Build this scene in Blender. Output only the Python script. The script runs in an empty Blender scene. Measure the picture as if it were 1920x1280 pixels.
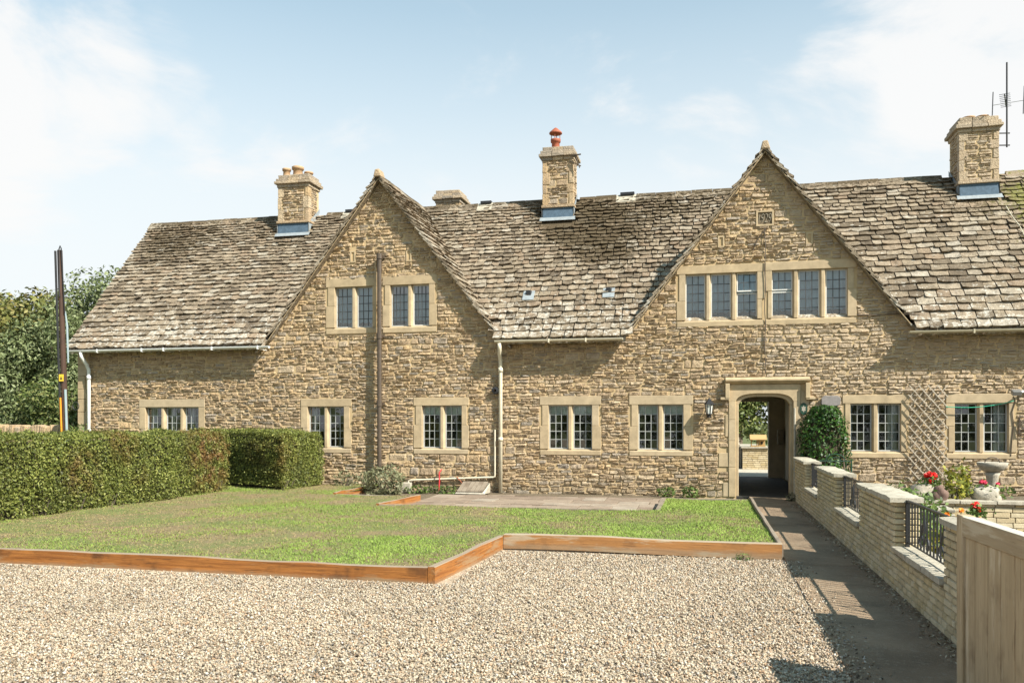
import bpy, math, random
import numpy as np
from mathutils import Vector, Matrix

# ------------------------------------------------------------------ scene, camera, light
S = bpy.context.scene
COL = S.collection
R = random.Random(1929)
NR = np.random.RandomState(1929)
PI = math.pi

cam_d = bpy.data.cameras.new("camera")
cam = bpy.data.objects.new("camera", cam_d)
COL.objects.link(cam)
YAW = math.atan(365 / 1564)
cam.location = (0, -18, 1.57)
cam.rotation_euler = (PI / 2, 0, YAW)
cam_d.sensor_width = 36
cam_d.lens = 36 * 1564 / 1920
cam_d.shift_y = 150 / 1920
cam_d.clip_start = 0.05
cam_d.clip_end = 3000
S.camera = cam

SUN = Vector((1.82, -1.0, 1.88)).normalized()          # towards the sun
sl = bpy.data.lights.new("sun", 'SUN')
sl.energy = 5.0
sl.angle = math.radians(0.53)
sl.color = (1.0, 0.94, 0.83)
so = bpy.data.objects.new("sun", sl)
so.rotation_euler = SUN.to_track_quat('Z', 'Y').to_euler()
so.location = (20, -30, 30)
COL.objects.link(so)

S.view_settings.view_transform = 'Standard'
S.view_settings.look = 'None'
S.view_settings.gamma = 1.0
S.view_settings.use_curve_mapping = False
S.view_settings.exposure = 1.0
S.cycles.max_bounces = 8
S.cycles.transparent_max_bounces = 12
S.cycles.use_denoising = True


def inp(nt, node, name, val):
    s = node.inputs[name]
    if hasattr(val, 'is_output') or isinstance(val, bpy.types.NodeSocket):
        nt.links.new(val, s)
    else:
        if isinstance(val, (tuple, list)) and len(val) == 3 and s.type == 'RGBA':
            val = (*val, 1)
        s.default_value = val


def math_n(nt, op, a, b=0.0, c=None, clamp=False):
    n = nt.nodes.new('ShaderNodeMath'); n.operation = op; n.use_clamp = clamp
    for i, v in enumerate((a, b, c)):
        if v is None: continue
        if isinstance(v, bpy.types.NodeSocket): nt.links.new(v, n.inputs[i])
        else: n.inputs[i].default_value = v
    return n.outputs[0]


def ramp(nt, fac, stops, interp='LINEAR'):
    n = nt.nodes.new('ShaderNodeValToRGB')
    cr = n.color_ramp; cr.interpolation = interp
    while len(cr.elements) < len(stops): cr.elements.new(0.5)
    for e, (p, c) in zip(cr.elements, stops):
        e.position = p
        e.color = (c, c, c, 1) if not isinstance(c, tuple) else (*c, 1)
    nt.links.new(fac, n.inputs[0])
    return n.outputs[0]


def mixc(nt, fac, a, b, mode='MIX'):
    n = nt.nodes.new('ShaderNodeMix'); n.data_type = 'RGBA'; n.blend_type = mode
    for s, v in ((n.inputs[0], fac), (n.inputs[6], a), (n.inputs[7], b)):
        if isinstance(v, bpy.types.NodeSocket): nt.links.new(v, s)
        elif isinstance(v, tuple): s.default_value = (*v, 1)
        else: s.default_value = v
    return n.outputs[2]


def noise(nt, vec, scale, detail=4, rough=0.6, dist=0.0):
    n = nt.nodes.new('ShaderNodeTexNoise')
    n.inputs['Scale'].default_value = scale
    n.inputs['Detail'].default_value = detail
    n.inputs['Roughness'].default_value = rough
    n.inputs['Distortion'].default_value = dist
    nt.links.new(vec, n.inputs['Vector'])
    return n.outputs[0]


def maprange(nt, v, a, b, c=0.0, d=1.0, smooth=True):
    n = nt.nodes.new('ShaderNodeMapRange')
    if smooth: n.interpolation_type = 'SMOOTHSTEP'
    nt.links.new(v, n.inputs[0])
    for i, x in enumerate((a, b, c, d)): n.inputs[i + 1].default_value = x
    return n.outputs[0]


# ------------------------------------------------------------------ world
W = bpy.data.worlds.new("World")
S.world = W
W.use_nodes = True
nt = W.node_tree
nt.nodes.clear()
out = nt.nodes.new('ShaderNodeOutputWorld')
bg = nt.nodes.new('ShaderNodeBackground')
nt.links.new(bg.outputs[0], out.inputs[0])
sky = nt.nodes.new('ShaderNodeTexSky')
sky.sky_type = 'NISHITA'
sky.sun_disc = False
sky.sun_elevation = math.asin(SUN.z)
sky.sun_rotation = math.atan2(SUN.x, SUN.y)
sky.altitude = 100
sky.air_density = 1.0
sky.dust_density = 1.2
sky.ozone_density = 1.0
tc = nt.nodes.new('ShaderNodeTexCoord')
nrm = nt.nodes.new('ShaderNodeVectorMath'); nrm.operation = 'NORMALIZE'
nt.links.new(tc.outputs['Generated'], nrm.inputs[0])
dirv = nrm.outputs[0]
sep = nt.nodes.new('ShaderNodeSeparateXYZ'); nt.links.new(dirv, sep.inputs[0])
elev = sep.outputs[2]
# thin high haze over the blue, whiter towards the horizon
hz = ramp(nt, elev, [(0.0, 0.99), (0.16, 0.97), (0.26, 0.88), (0.35, 0.64), (0.44, 0.42), (0.6, 0.2), (1.0, 0.08)])
col = mixc(nt, 1.0, sky.outputs[0], (1.25, 2.2, 2.0), 'MULTIPLY')
col = mixc(nt, hz, col, (9.3, 9.65, 9.8))
# cumulus: soft masses broken by noise, on a flattened sky dome
dv = math_n(nt, 'ADD', elev, 0.22)
cmb = nt.nodes.new('ShaderNodeCombineXYZ')
nt.links.new(math_n(nt, 'DIVIDE', sep.outputs[0], dv), cmb.inputs[0])
nt.links.new(math_n(nt, 'DIVIDE', sep.outputs[1], dv), cmb.inputs[1])
cmb.inputs[2].default_value = 3.7
cn = noise(nt, cmb.outputs[0], 2.3, 8, 0.6, 0.5)
cn2 = noise(nt, cmb.outputs[0], 0.55, 3, 0.5)


def skydir(px, py):
    az = -YAW + math.atan((px - 960) / 1564)
    el = math.atan((790 - py) / 1564 * math.cos(math.atan((px - 960) / 1564)))
    return Vector((math.sin(az) * math.cos(el), math.cos(az) * math.cos(el), math.sin(el)))


mass = None
for px, py, rad, k in ((40, 140, 4.6, .75), (170, 120, 4.0, .8), (290, 125, 3.4, .6), (120, 190, 3.6, .55), (-250, 120, 9, 1.0), (420, 265, 3.2, .5), (480, 300, 2.6, .4), (380, 110, 2.6, .35),
                       (1900, 40, 5.5, .85), (1750, 110, 4.5, .65), (1860, 190, 5.0, .75), (2150, 60, 14, 1.0), (1560, 250, 4.5, .5), (1340, 295, 3.4, .55), (1700, 290, 4.5, .5), (1410, 60, 1.6, .3)):
    vm = nt.nodes.new('ShaderNodeVectorMath'); vm.operation = 'DOT_PRODUCT'
    nt.links.new(dirv, vm.inputs[0]); vm.inputs[1].default_value = skydir(px, py)
    b = maprange(nt, vm.outputs['Value'], math.cos(math.radians(rad * 1.5)), math.cos(math.radians(rad * 0.35)), 0, k)
    mass = b if mass is None else math_n(nt, 'MAXIMUM', mass, b)
far = maprange(nt, cn2, 0.5, 0.72, 0, 0.75)
mass = math_n(nt, 'MAXIMUM', mass, math_n(nt, 'MULTIPLY', far, 0.12))
dens = math_n(nt, 'ADD', mass, math_n(nt, 'MULTIPLY', math_n(nt, 'SUBTRACT', cn, 0.5), 2.5))
cl = maprange(nt, dens, 0.30, 0.95)
col = mixc(nt, math_n(nt, 'MULTIPLY', cl, 0.93), col, (9.75, 9.75, 9.7))
nt.links.new(col, bg.inputs[0])
bg.inputs[1].default_value = 0.05

# ------------------------------------------------------------------ materials
MAT = {}


def new_mat(name):
    m = bpy.data.materials.new(name); m.use_nodes = True
    nt = m.node_tree; nt.nodes.clear()
    o = nt.nodes.new('ShaderNodeOutputMaterial')
    p = nt.nodes.new('ShaderNodeBsdfPrincipled')
    nt.links.new(p.outputs[0], o.inputs[0])
    MAT[name] = m
    return m, nt, p


def pos(nt):
    return nt.nodes.new('ShaderNodeNewGeometry').outputs['Position']


def objco(nt):
    return nt.nodes.new('ShaderNodeTexCoord').outputs['Object']


def scaled(nt, vec, sx, sy, sz):
    n = nt.nodes.new('ShaderNodeMapping')
    n.inputs['Scale'].default_value = (sx, sy, sz)
    nt.links.new(vec, n.inputs[0])
    return n.outputs[0]


def rnd_attr(nt):
    a = nt.nodes.new('ShaderNodeAttribute'); a.attribute_name = 'rnd'
    return a.outputs['Fac']


def bump(nt, p, h, strength=0.5, dist=0.01):
    b = nt.nodes.new('ShaderNodeBump')
    b.inputs['Strength'].default_value = strength
    b.inputs['Distance'].default_value = dist
    nt.links.new(h, b.inputs['Height'])
    nt.links.new(b.outputs[0], p.inputs['Normal'])


def varied(name, stops, nscale=6, amt=(0.78, 1.15), rough=0.9, bscale=40, bstr=0.4, bdist=0.006, spec=0.2):
    """colour picked per piece from a ramp, mottled by noise, fine relief"""
    m, nt, p = new_mat(name)
    P = pos(nt)
    c = ramp(nt, rnd_attr(nt), stops)
    n = noise(nt, P, nscale, 5, 0.65)
    c = mixc(nt, 1.0, c, ramp(nt, n, [(0.25, amt[0]), (0.75, amt[1])]), 'MULTIPLY')
    inp(nt, p, 'Base Color', c)
    inp(nt, p, 'Roughness', rough)
    inp(nt, p, 'Specular IOR Level', spec)
    bump(nt, p, noise(nt, P, bscale, 4, 0.7), bstr, bdist)
    return m, nt, p, c, P


# rubble stone
m, nt, p, c, P = varied('rubble_stone', [(0.0, (.29, .215, .138)), (0.22, (.385, .288, .185)), (0.45, (.44, .328, .207)), (0.62, (.455, .325, .18)),
                                          (0.75, (.49, .385, .255)), (0.88, (.375, .30, .215)), (1.0, (.32, .275, .22))], 9, (0.66, 1.22), bscale=26, bstr=1.0, bdist=0.035)
sx = nt.nodes.new('ShaderNodeSeparateXYZ'); nt.links.new(P, sx.inputs[0])
east = math_n(nt, 'ADD', sx.outputs[0], math_n(nt, 'MULTIPLY', noise(nt, P, 0.8, 3), 1.2))
g = maprange(nt, east, 1.4, 2.4)
c2 = mixc(nt, math_n(nt, 'MULTIPLY', g, 0.55), c, (.42, .345, .25))
# lichen and weather stains on the upper gable stones
st = maprange(nt, noise(nt, P, 1.6, 6, 0.7), 0.54, 0.70)
c2 = mixc(nt, math_n(nt, 'MULTIPLY', st, 0.5), c2, (.19, .155, .11))
# damp splash band along the foot of the wall, dark runs streaming down
foot = maprange(nt, math_n(nt, 'ADD', sx.outputs[2], math_n(nt, 'MULTIPLY', noise(nt, P, 1.9, 4), .7)), .75, .40)
c2 = mixc(nt, math_n(nt, 'MULTIPLY', foot, 0.35), c2, (.17, .15, .105))
runs = maprange(nt, noise(nt, scaled(nt, P, 5.0, 5.0, .45), 1.0, 4, 0.6), 0.58, 0.72)
c2 = mixc(nt, math_n(nt, 'MULTIPLY', runs, 0.28), c2, (.16, .135, .10))
c2 = mixc(nt, 1.0, c2, (1.0, .985, 1.0), 'MULTIPLY')
inp(nt, p, 'Base Color', c2)
m, nt, p, c, P = varied('lime_mortar', [(0, (.49, .365, .21)), (1, (.49, .365, .21))], 2.2, (0.7, 1.1), bscale=60, bstr=0.6)
m, nt, p, c, P = varied('dressed_stone', [(0.0, (.41, .315, .20)), (0.5, (.46, .355, .225)), (1.0, (.43, .34, .228))], 4.5, (0.7, 1.15), bscale=45, bstr=0.35, bdist=0.006)
st = maprange(nt, noise(nt, P, 9, 6, 0.75), 0.58, 0.72)
inp(nt, p, 'Base Color', mixc(nt, math_n(nt, 'MULTIPLY', st, 0.4), c, (.30, .24, .16)))
# stone tile
m, nt, p, c, P = varied('stone_tile', [(0.0, (.13, .10, .07)), (0.3, (.23, .182, .127)), (0.55, (.29, .233, .168)), (0.75, (.24, .176, .12)), (0.9, (.32, .27, .205)), (1.0, (.355, .31, .25))],
                        6, (0.55, 1.25), bscale=20, bstr=1.0, bdist=0.03)
sx = nt.nodes.new('ShaderNodeSeparateXYZ'); nt.links.new(P, sx.inputs[0])
low = maprange(nt, sx.outputs[2], 4.9, 3.4, 0.0, 0.085)
lich = maprange(nt, math_n(nt, 'ADD', noise(nt, P, 8, 6, 0.78), low), 0.585, 0.65)
c = mixc(nt, math_n(nt, 'MULTIPLY', lich, 0.68), c, (.54, .51, .45))
spk = maprange(nt, noise(nt, P, 26, 3, 0.6), 0.62, 0.70)
c = mixc(nt, math_n(nt, 'MULTIPLY', spk, 0.7), c, (.13, .10, .065))
patch = noise(nt, P, 0.62, 4, 0.65)
fine = noise(nt, P, 13, 6, 0.75)
hi = maprange(nt, sx.outputs[2], 5.0, 7.2, -0.05, 0.045)
# moss below the middle stack and at the far right
for cx_, cz_, r_, k_ in ((-2.5, 5.9, 1.7, 0.20), (7.2, 6.2, 1.1, 0.2), (-14.2, 6.6, 1.4, 0.10), (-3.6, 6.5, 1.0, 0.10)):
    d = math_n(nt, 'SQRT', math_n(nt, 'ADD', math_n(nt, 'POWER', math_n(nt, 'SUBTRACT', sx.outputs[0], cx_), 2.0),
                                  math_n(nt, 'POWER', math_n(nt, 'SUBTRACT', sx.outputs[2], cz_), 2.0)))
    hi = math_n(nt, 'ADD', hi, maprange(nt, d, r_, 0.0, 0.0, k_))
ms = math_n(nt, 'ADD', math_n(nt, 'ADD', math_n(nt, 'MULTIPLY', patch, 0.42), math_n(nt, 'MULTIPLY', fine, 0.66)), math_n(nt, 'ADD', hi, maprange(nt, sx.outputs[2], 7.13, 7.2, 0, .07)))
mo = maprange(nt, ms, 0.585, 0.65)
mcol = mixc(nt, maprange(nt, sx.outputs[0], 5.6, 7.0), (.062, .044, .022), (.15, .15, .03))
c = mixc(nt, math_n(nt, 'MULTIPLY', mo, 0.85), c, mcol)
inp(nt, p, 'Base Color', c)

varied('walling_brick', [(0.0, (.43, .345, .215)), (0.35, (.51, .415, .265)), (0.6, (.57, .485, .335)), (0.8, (.49, .385, .215)), (1.0, (.41, .355, .26))], 9, (0.75, 1.15), bscale=45, bstr=0.7, bdist=0.008)
varied('coping_stone', [(0, (.40, .36, .285)), (1, (.48, .435, .35))], 12, (0.6, 1.12), bscale=50, bstr=0.8, bdist=0.01)
varied('brick_mortar', [(0, (.17, .14, .095)), (1, (.17, .14, .095))], 10, (0.8, 1.1))
varied('gravel_stone', [(0.0, (.10, .08, .06)), (0.14, (.23, .175, .12)), (0.32, (.39, .315, .225)), (0.5, (.47, .395, .295)), (0.66, (.53, .46, .36)), (0.8, (.37, .235, .14)), (0.9, (.24, .22, .20)), (1.0, (.60, .55, .48))],
       0.55, (0.78, 1.1), bscale=200, bstr=0.2, bdist=0.002)
m, nt, p = new_mat('gravel_bed')
P = pos(nt)
vo = nt.nodes.new('ShaderNodeTexVoronoi'); vo.inputs['Scale'].default_value = 48; nt.links.new(P, vo.inputs['Vector'])
sc = nt.nodes.new('ShaderNodeSeparateColor'); nt.links.new(vo.outputs['Color'], sc.inputs[0])
c = ramp(nt, sc.outputs[0], [(0, (.20, .16, .12)), (0.3, (.33, .265, .185)), (0.6, (.42, .35, .26)), (0.85, (.33, .22, .13)), (1, (.5, .45, .37))])
inp(nt, p, 'Base Color', c); inp(nt, p, 'Roughness', 0.95)
bump(nt, p, vo.outputs['Distance'], 0.8, 0.01)

m, nt, p = new_mat('turf_soil')
P = pos(nt)
n1 = noise(nt, P, 0.9, 5, 0.7); n2 = noise(nt, P, 60, 4, 0.7)
c = mixc(nt, maprange(nt, n1, 0.42, 0.6), (.20, .148, .076), (.135, .155, .044))
c = mixc(nt, 1.0, c, ramp(nt, n2, [(0.3, 0.6), (0.7, 1.35)]), 'MULTIPLY')
inp(nt, p, 'Base Color', c); inp(nt, p, 'Roughness', 1.0); bump(nt, p, n2, 0.9, 0.02)
varied('grass_blade', [(0.0, (.29, .215, .11)), (0.22, (.24, .20, .085)), (0.36, (.205, .23, .056)), (0.66, (.165, .25, .046)), (1.0, (.24, .325, .066))], 3, (0.8, 1.2), rough=0.7, bstr=0.0)
varied('bare_soil', [(0, (.16, .125, .085)), (1, (.16, .125, .085))], 12, (0.6, 1.3), bscale=40, bstr=1.0, bdist=0.02)
varied('field_grass', [(0, (.10, .115, .04)), (1, (.10, .115, .04))], 0.6, (0.7, 1.25))

m, nt, p, c, P = varied('path_concrete', [(0, (.29, .208, .138)), (1, (.315, .228, .152))], 1.6, (0.55, 1.3), bscale=60, bstr=1.0, bdist=0.02)
grit = maprange(nt, math_n(nt, 'ADD', math_n(nt, 'MULTIPLY', noise(nt, P, 42, 3, 0.75), .7), math_n(nt, 'MULTIPLY', noise(nt, P, 5, 4, 0.7), .3)), 0.53, 0.61)
inp(nt, p, 'Base Color', mixc(nt, math_n(nt, 'MULTIPLY', grit, 0.5), c, (.40, .33, .25)))
varied('sandstone_slab', [(0, (.22, .165, .125)), (0.5, (.29, .225, .17)), (1, (.32, .27, .215))], 4, (0.65, 1.2), bscale=25, bstr=0.5, bdist=0.01)
varied('asphalt', [(0, (.05, .047, .043)), (1, (.05, .047, .043))], 3, (0.6, 1.5), rough=0.7, bscale=120, bstr=0.4)


def wood(name, a, b, dark, along=0, gs=1.0, rough=0.75, wear=None, top=None):
    m, nt, p = new_mat(name)
    O = objco(nt)
    rnd = rnd_attr(nt)
    sc_ = [22 * gs, 22 * gs, 22 * gs]; sc_[along] = 1.1 * gs
    add = nt.nodes.new('ShaderNodeVectorMath'); add.operation = 'ADD'
    nt.links.new(O, add.inputs[0])
    cb = nt.nodes.new('ShaderNodeCombineXYZ')
    for i in range(3): nt.links.new(math_n(nt, 'MULTIPLY', rnd, 31.7), cb.inputs[i])
    nt.links.new(cb.outputs[0], add.inputs[1])
    V = scaled(nt, add.outputs[0], *sc_)
    n = noise(nt, V, 1.0, 6, 0.6, 0.6)
    n2 = noise(nt, add.outputs[0], 2.3, 4, 0.6)
    c = mixc(nt, ramp(nt, n, [(0.3, 0.0), (0.7, 1.0)]), a, b)
    c = mixc(nt, maprange(nt, n2, 0.52, 0.70, 0, 0.7), c, dark)
    c = mixc(nt, maprange(nt, noise(nt, V, 2.6, 3, 0.6), 0.60, 0.68, 0, 0.6), c, dark)
    vo = nt.nodes.new('ShaderNodeTexVoronoi'); vo.inputs['Scale'].default_value = 1.7
    s2 = [2.2, 2.2, 2.2]; s2[along] = 1.0
    nt.links.new(scaled(nt, add.outputs[0], *s2), vo.inputs['Vector'])
    c = mixc(nt, maprange(nt, vo.outputs['Distance'], 0.10, 0.05, 0, 0.75), c, dark)
    if wear:
        c = mixc(nt, maprange(nt, noise(nt, scaled(nt, add.outputs[0], *[1.2 if i == along else 9 for i in range(3)]), 1.0, 6, 0.7), 0.52, 0.63, 0, 0.85), c, wear)
    if top:
        so_ = nt.nodes.new('ShaderNodeSeparateXYZ'); nt.links.new(O, so_.inputs[0])
        c = mixc(nt, maprange(nt, math_n(nt, 'ADD', so_.outputs[2], math_n(nt, 'MULTIPLY', noise(nt, O, 6, 4), .06)), .125, .07, 0, .55 if along == 0 and name.find('sleeper') >= 0 else 0), c, (.24, .185, .125))
        g_ = nt.nodes.new('ShaderNodeNewGeometry'); s_ = nt.nodes.new('ShaderNodeSeparateXYZ'); nt.links.new(g_.outputs['True Normal'], s_.inputs[0])
        c = mixc(nt, maprange(nt, s_.outputs[2], .3, .8, 0, .9), c, top)
    inp(nt, p, 'Base Color', c); inp(nt, p, 'Roughness', rough); inp(nt, p, 'Specular IOR Level', 0.25)
    bump(nt, p, n, 0.8, 0.008)
    return m


wood('sleeper_wood', (.37, .15, .038), (.19, .068, .018), (.065, .03, .015), 0, gs=1.4, wear=(.27, .17, .09), top=(.27, .225, .17))
wood('worn_sleeper_wood', (.40, .19, .065), (.30, .14, .05), (.12, .06, .03), 0, gs=1.4, wear=(.42, .34, .24), top=(.33, .28, .21))
wood('grey_timber', (.27, .225, .175), (.20, .16, .12), (.12, .09, .065), 0)
wood('gate_wood', (.45, .345, .22), (.34, .255, .155), (.17, .115, .065), 2, gs=1.3, wear=(.52, .43, .31))
wood('rail_wood', (.40, .31, .20), (.30, .225, .14), (.16, .11, .06), 0, gs=1.3, wear=(.48, .40, .29), top=(.52, .48, .41))
wood('pole_wood', (.085, .046, .032), (.05, .03, .022), (.03, .02, .018), 2)
wood('bark', (.16, .13, .095), (.10, .08, .06), (.06, .05, .04), 2, gs=0.5, rough=1)
wood('trellis_wood', (.47, .41, .33), (.39, .34, .27), (.3, .25, .19), 2)
wood('pine', (.46, .31, .14), (.38, .25, .11), (.4, .25, .1), 0)


def plain(name, c, rough=0.6, metal=0.0, spec=0.4, nz=0.12, nscale=8, bstr=0.0):
    m, nt, p = new_mat(name)
    P = pos(nt)
    n = noise(nt, P, nscale, 5, 0.65)
    inp(nt, p, 'Base Color', mixc(nt, 1.0, c, ramp(nt, n, [(0.25, 1 - nz), (0.75, 1 + nz)]), 'MULTIPLY'))
    inp(nt, p, 'Roughness', rough); inp(nt, p, 'Metallic', metal); inp(nt, p, 'Specular IOR Level', spec)
    if bstr: bump(nt, p, noise(nt, P, nscale * 4, 4, 0.7), bstr, 0.01)
    return m


plain('white_plastic', (.72, .72, .70), 0.4)
plain('cream_paint', (.62, .56, .43), 0.5)
plain('buff_gutter', (.42, .37, .26), 0.55)
plain('brown_iron', (.075, .055, .04), 0.5, nz=0.3)
plain('lead', (.075, .115, .16), 0.75, spec=0.25, nz=0.3, nscale=14)
plain('lead_edge', (.235, .26, .275), 0.75, nz=0.25, nscale=14)
plain('terracotta', (.38, .24, .135), 0.8, nz=0.3)
plain('red_clay', (.30, .085, .045), 0.7, nz=0.25)
plain('black_iron', (.018, .018, .02), 0.45, spec=0.5)
plain('dark_plastic', (.02, .02, .022), 0.5)
plain('casement_metal', (.40, .41, .40), 0.5)
plain('casement_white', (.56, .55, .52), 0.5)
plain('came_lead', (.36, .37, .36), 0.5)
plain('came_dark', (.055, .06, .065), 0.5)
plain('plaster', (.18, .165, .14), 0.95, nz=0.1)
plain('passage_plaster', (.58, .51, .39), 0.95, nz=0.2, nscale=3)
plain('ceiling_white', (.6, .6, .58), 0.95)
plain('curtain_white', (.70, .71, .70), 0.95)
plain('net_blue', (.50, .67, .77), 0.95, nz=0.2, nscale=5)
plain('blind_green', (.78, .82, .76), 0.9)
plain('lilac_blind', (.62, .60, .68), 0.9)
plain('yellow_sign', (.75, .50, .04), 0.5)
plain('orange_duct', (.62, .25, .02), 0.5)
plain('grey_duct', (.25, .31, .33), 0.5)
plain('panel_stone', (.15, .115, .075), 0.95)
plain('slate', (.23, .205, .195), 0.7, nz=0.2, nscale=20)
plain('green_enamel', (.015, .05, .03), 0.5)
plain('cord_green', (.02, .34, .20), 0.6)
plain('red_hose', (.50, .03, .04), 0.5)
plain('steel', (.30, .30, .30), 0.4, metal=0.6)
plain('lamp_glass', (.62, .62, .58), 0.15)
plain('rock_grey', (.33, .29, .23), 0.95, nz=0.35, nscale=14, bstr=0.8)
plain('rock_pale', (.36, .325, .265), 0.95, nz=0.35, nscale=14, bstr=0.8)
plain('rock_brown', (.15, .095, .075), 0.9, nz=0.35, nscale=12, bstr=0.8)
plain('concrete', (.40, .36, .29), 0.95, nz=0.3, nscale=12, bstr=0.6)
plain('door_dark', (.03, .025, .022), 0.6)
plain('swan_white', (.75, .75, .72), 0.5)
plain('petal_red', (.75, .02, .015), 0.6)
plain('petal_pink', (.68, .05, .11), 0.6)
plain('petal_orange', (.8, .25, .02), 0.6)
plain('petal_white', (.75, .72, .66), 0.6)


def leafmat(name, stops, rough=0.55, trans=0.25):
    m, nt, p = new_mat(name)
    c = ramp(nt, rnd_attr(nt), stops)
    n = noise(nt, pos(nt), 1.3, 4, 0.6)
    c = mixc(nt, 1.0, c, ramp(nt, n, [(0.3, 0.72), (0.7, 1.25)]), 'MULTIPLY')
    inp(nt, p, 'Base Color', c); inp(nt, p, 'Roughness', rough); inp(nt, p, 'Specular IOR Level', 0.35)
    t = nt.nodes.new('ShaderNodeBsdfTranslucent'); nt.links.new(c, t.inputs[0])
    mx = nt.nodes.new('ShaderNodeMixShader'); mx.inputs[0].default_value = trans
    nt.links.new(p.outputs[0], mx.inputs[1]); nt.links.new(t.outputs[0], mx.inputs[2])
    o = [x for x in nt.nodes if x.type == 'OUTPUT_MATERIAL'][0]
    nt.links.new(mx.outputs[0], o.inputs[0])
    return m, nt, p, mx, t


leafmat('tree_leaf', [(0, (.04, .065, .018)), (0.5, (.11, .145, .038)), (0.8, (.18, .20, .06)), (1, (.25, .25, .10))])
leafmat('brown_leaf', [(0, (.085, .07, .024)), (0.4, (.13, .145, .036)), (0.8, (.20, .20, .055)), (1, (.27, .21, .07))])
leafmat('willow_leaf', [(0, (.075, .10, .036)), (0.5, (.17, .205, .085)), (1, (.29, .32, .17))])
leafmat('gloss_leaf', [(0, (.012, .036, .007)), (0.5, (.030, .085, .012)), (1, (.075, .165, .025))], 0.45, 0.15)
leafmat('yellow_leaf', [(0, (.07, .09, .02)), (0.45, (.22, .24, .035)), (1, (.45, .40, .06))])
leafmat('green_leaf', [(0, (.05, .08, .02)), (0.5, (.10, .16, .035)), (1, (.17, .24, .06))])
leafmat('grey_leaf', [(0, (.09, .10, .055)), (0.5, (.17, .175, .09)), (1, (.26, .25, .15))])
leafmat('litter', [(0, (.12, .09, .05)), (0.5, (.30, .24, .15)), (1, (.5, .44, .33))], 0.9, 0.05)
# hedge leaves go brown in patches
m, nt, p, mx, t = leafmat('hedge_leaf', [(0, (.055, .07, .016)), (0.4, (.135, .16, .034)), (0.75, (.215, .235, .054)), (1, (.31, .31, .09))])
P = pos(nt)
sx = nt.nodes.new('ShaderNodeSeparateXYZ'); nt.links.new(P, sx.inputs[0])
br = None
for y_, z_, r_, k_ in ((-2.75, .85, 1.15, 1.0), (-5.3, 1.2, .55, .7), (-6.3, .75, .55, .65), (-4.9, .6, .3, .3), (-1.9, .9, .6, .35)):
    d = math_n(nt, 'SQRT', math_n(nt, 'ADD', math_n(nt, 'POWER', math_n(nt, 'SUBTRACT', sx.outputs[1], y_), 2.0), math_n(nt, 'POWER', math_n(nt, 'SUBTRACT', sx.outputs[2], z_), 2.0)))
    b = maprange(nt, d, r_, r_ * .3, 0, k_)
    br = b if br is None else math_n(nt, 'MAXIMUM', br, b)
br = math_n(nt, 'MULTIPLY', br, maprange(nt, noise(nt, P, 5, 4, 0.7), 0.38, 0.6))
src = p.inputs['Base Color'].links[0].from_socket
c = mixc(nt, math_n(nt, 'MULTIPLY', br, 0.85), src, (.21, .105, .040))
nt.links.new(c, p.inputs['Base Color']); nt.links.new(c, t.inputs[0])
plain('hedge_twigs', (.040, .034, .018), 1.0, nz=0.5, nscale=20)

# window glass: see-through with a mirror part by Fresnel
m = bpy.data.materials.new('glass'); m.use_nodes = True
nt = m.node_tree; nt.nodes.clear(); MAT['glass'] = m
o = nt.nodes.new('ShaderNodeOutputMaterial')
tr = nt.nodes.new('ShaderNodeBsdfTransparent'); tr.inputs[0].default_value = (.80, .85, .84, 1)
gl = nt.nodes.new('ShaderNodeBsdfGlossy'); gl.inputs['Roughness'].default_value = 0.02
fr = nt.nodes.new('ShaderNodeFresnel'); fr.inputs[0].default_value = 1.55
fm = math_n(nt, 'MULTIPLY', fr.outputs[0], 3.0, clamp=True)
b = nt.nodes.new('ShaderNodeBump'); b.inputs['Strength'].default_value = 0.06; b.inputs['Distance'].default_value = 0.01
nt.links.new(noise(nt, pos(nt), 9, 2), b.inputs['Height']); nt.links.new(b.outputs[0], gl.inputs['Normal'])
mx = nt.nodes.new('ShaderNodeMixShader')
nt.links.new(fm, mx.inputs[0]); nt.links.new(tr.outputs[0], mx.inputs[1]); nt.links.new(gl.outputs[0], mx.inputs[2])
nt.links.new(mx.outputs[0], o.inputs[0])


# ------------------------------------------------------------------ object helpers
def origin(o):
    v = Vector((0, 0, 0))
    while o is not None:
        v += o.location; o = o.parent
    return v


def thing(name, label, cat, loc=(0, 0, 0), group=None):
    o = bpy.data.objects.new(name, None)
    o.empty_display_size = 0.2
    o.location = loc
    COL.objects.link(o)
    tag(o, label, cat, group)
    return o


def tag(o, label, cat, group=None):
    o['label'] = label; o['category'] = cat
    if group: o['group'] = group
    return o


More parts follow.
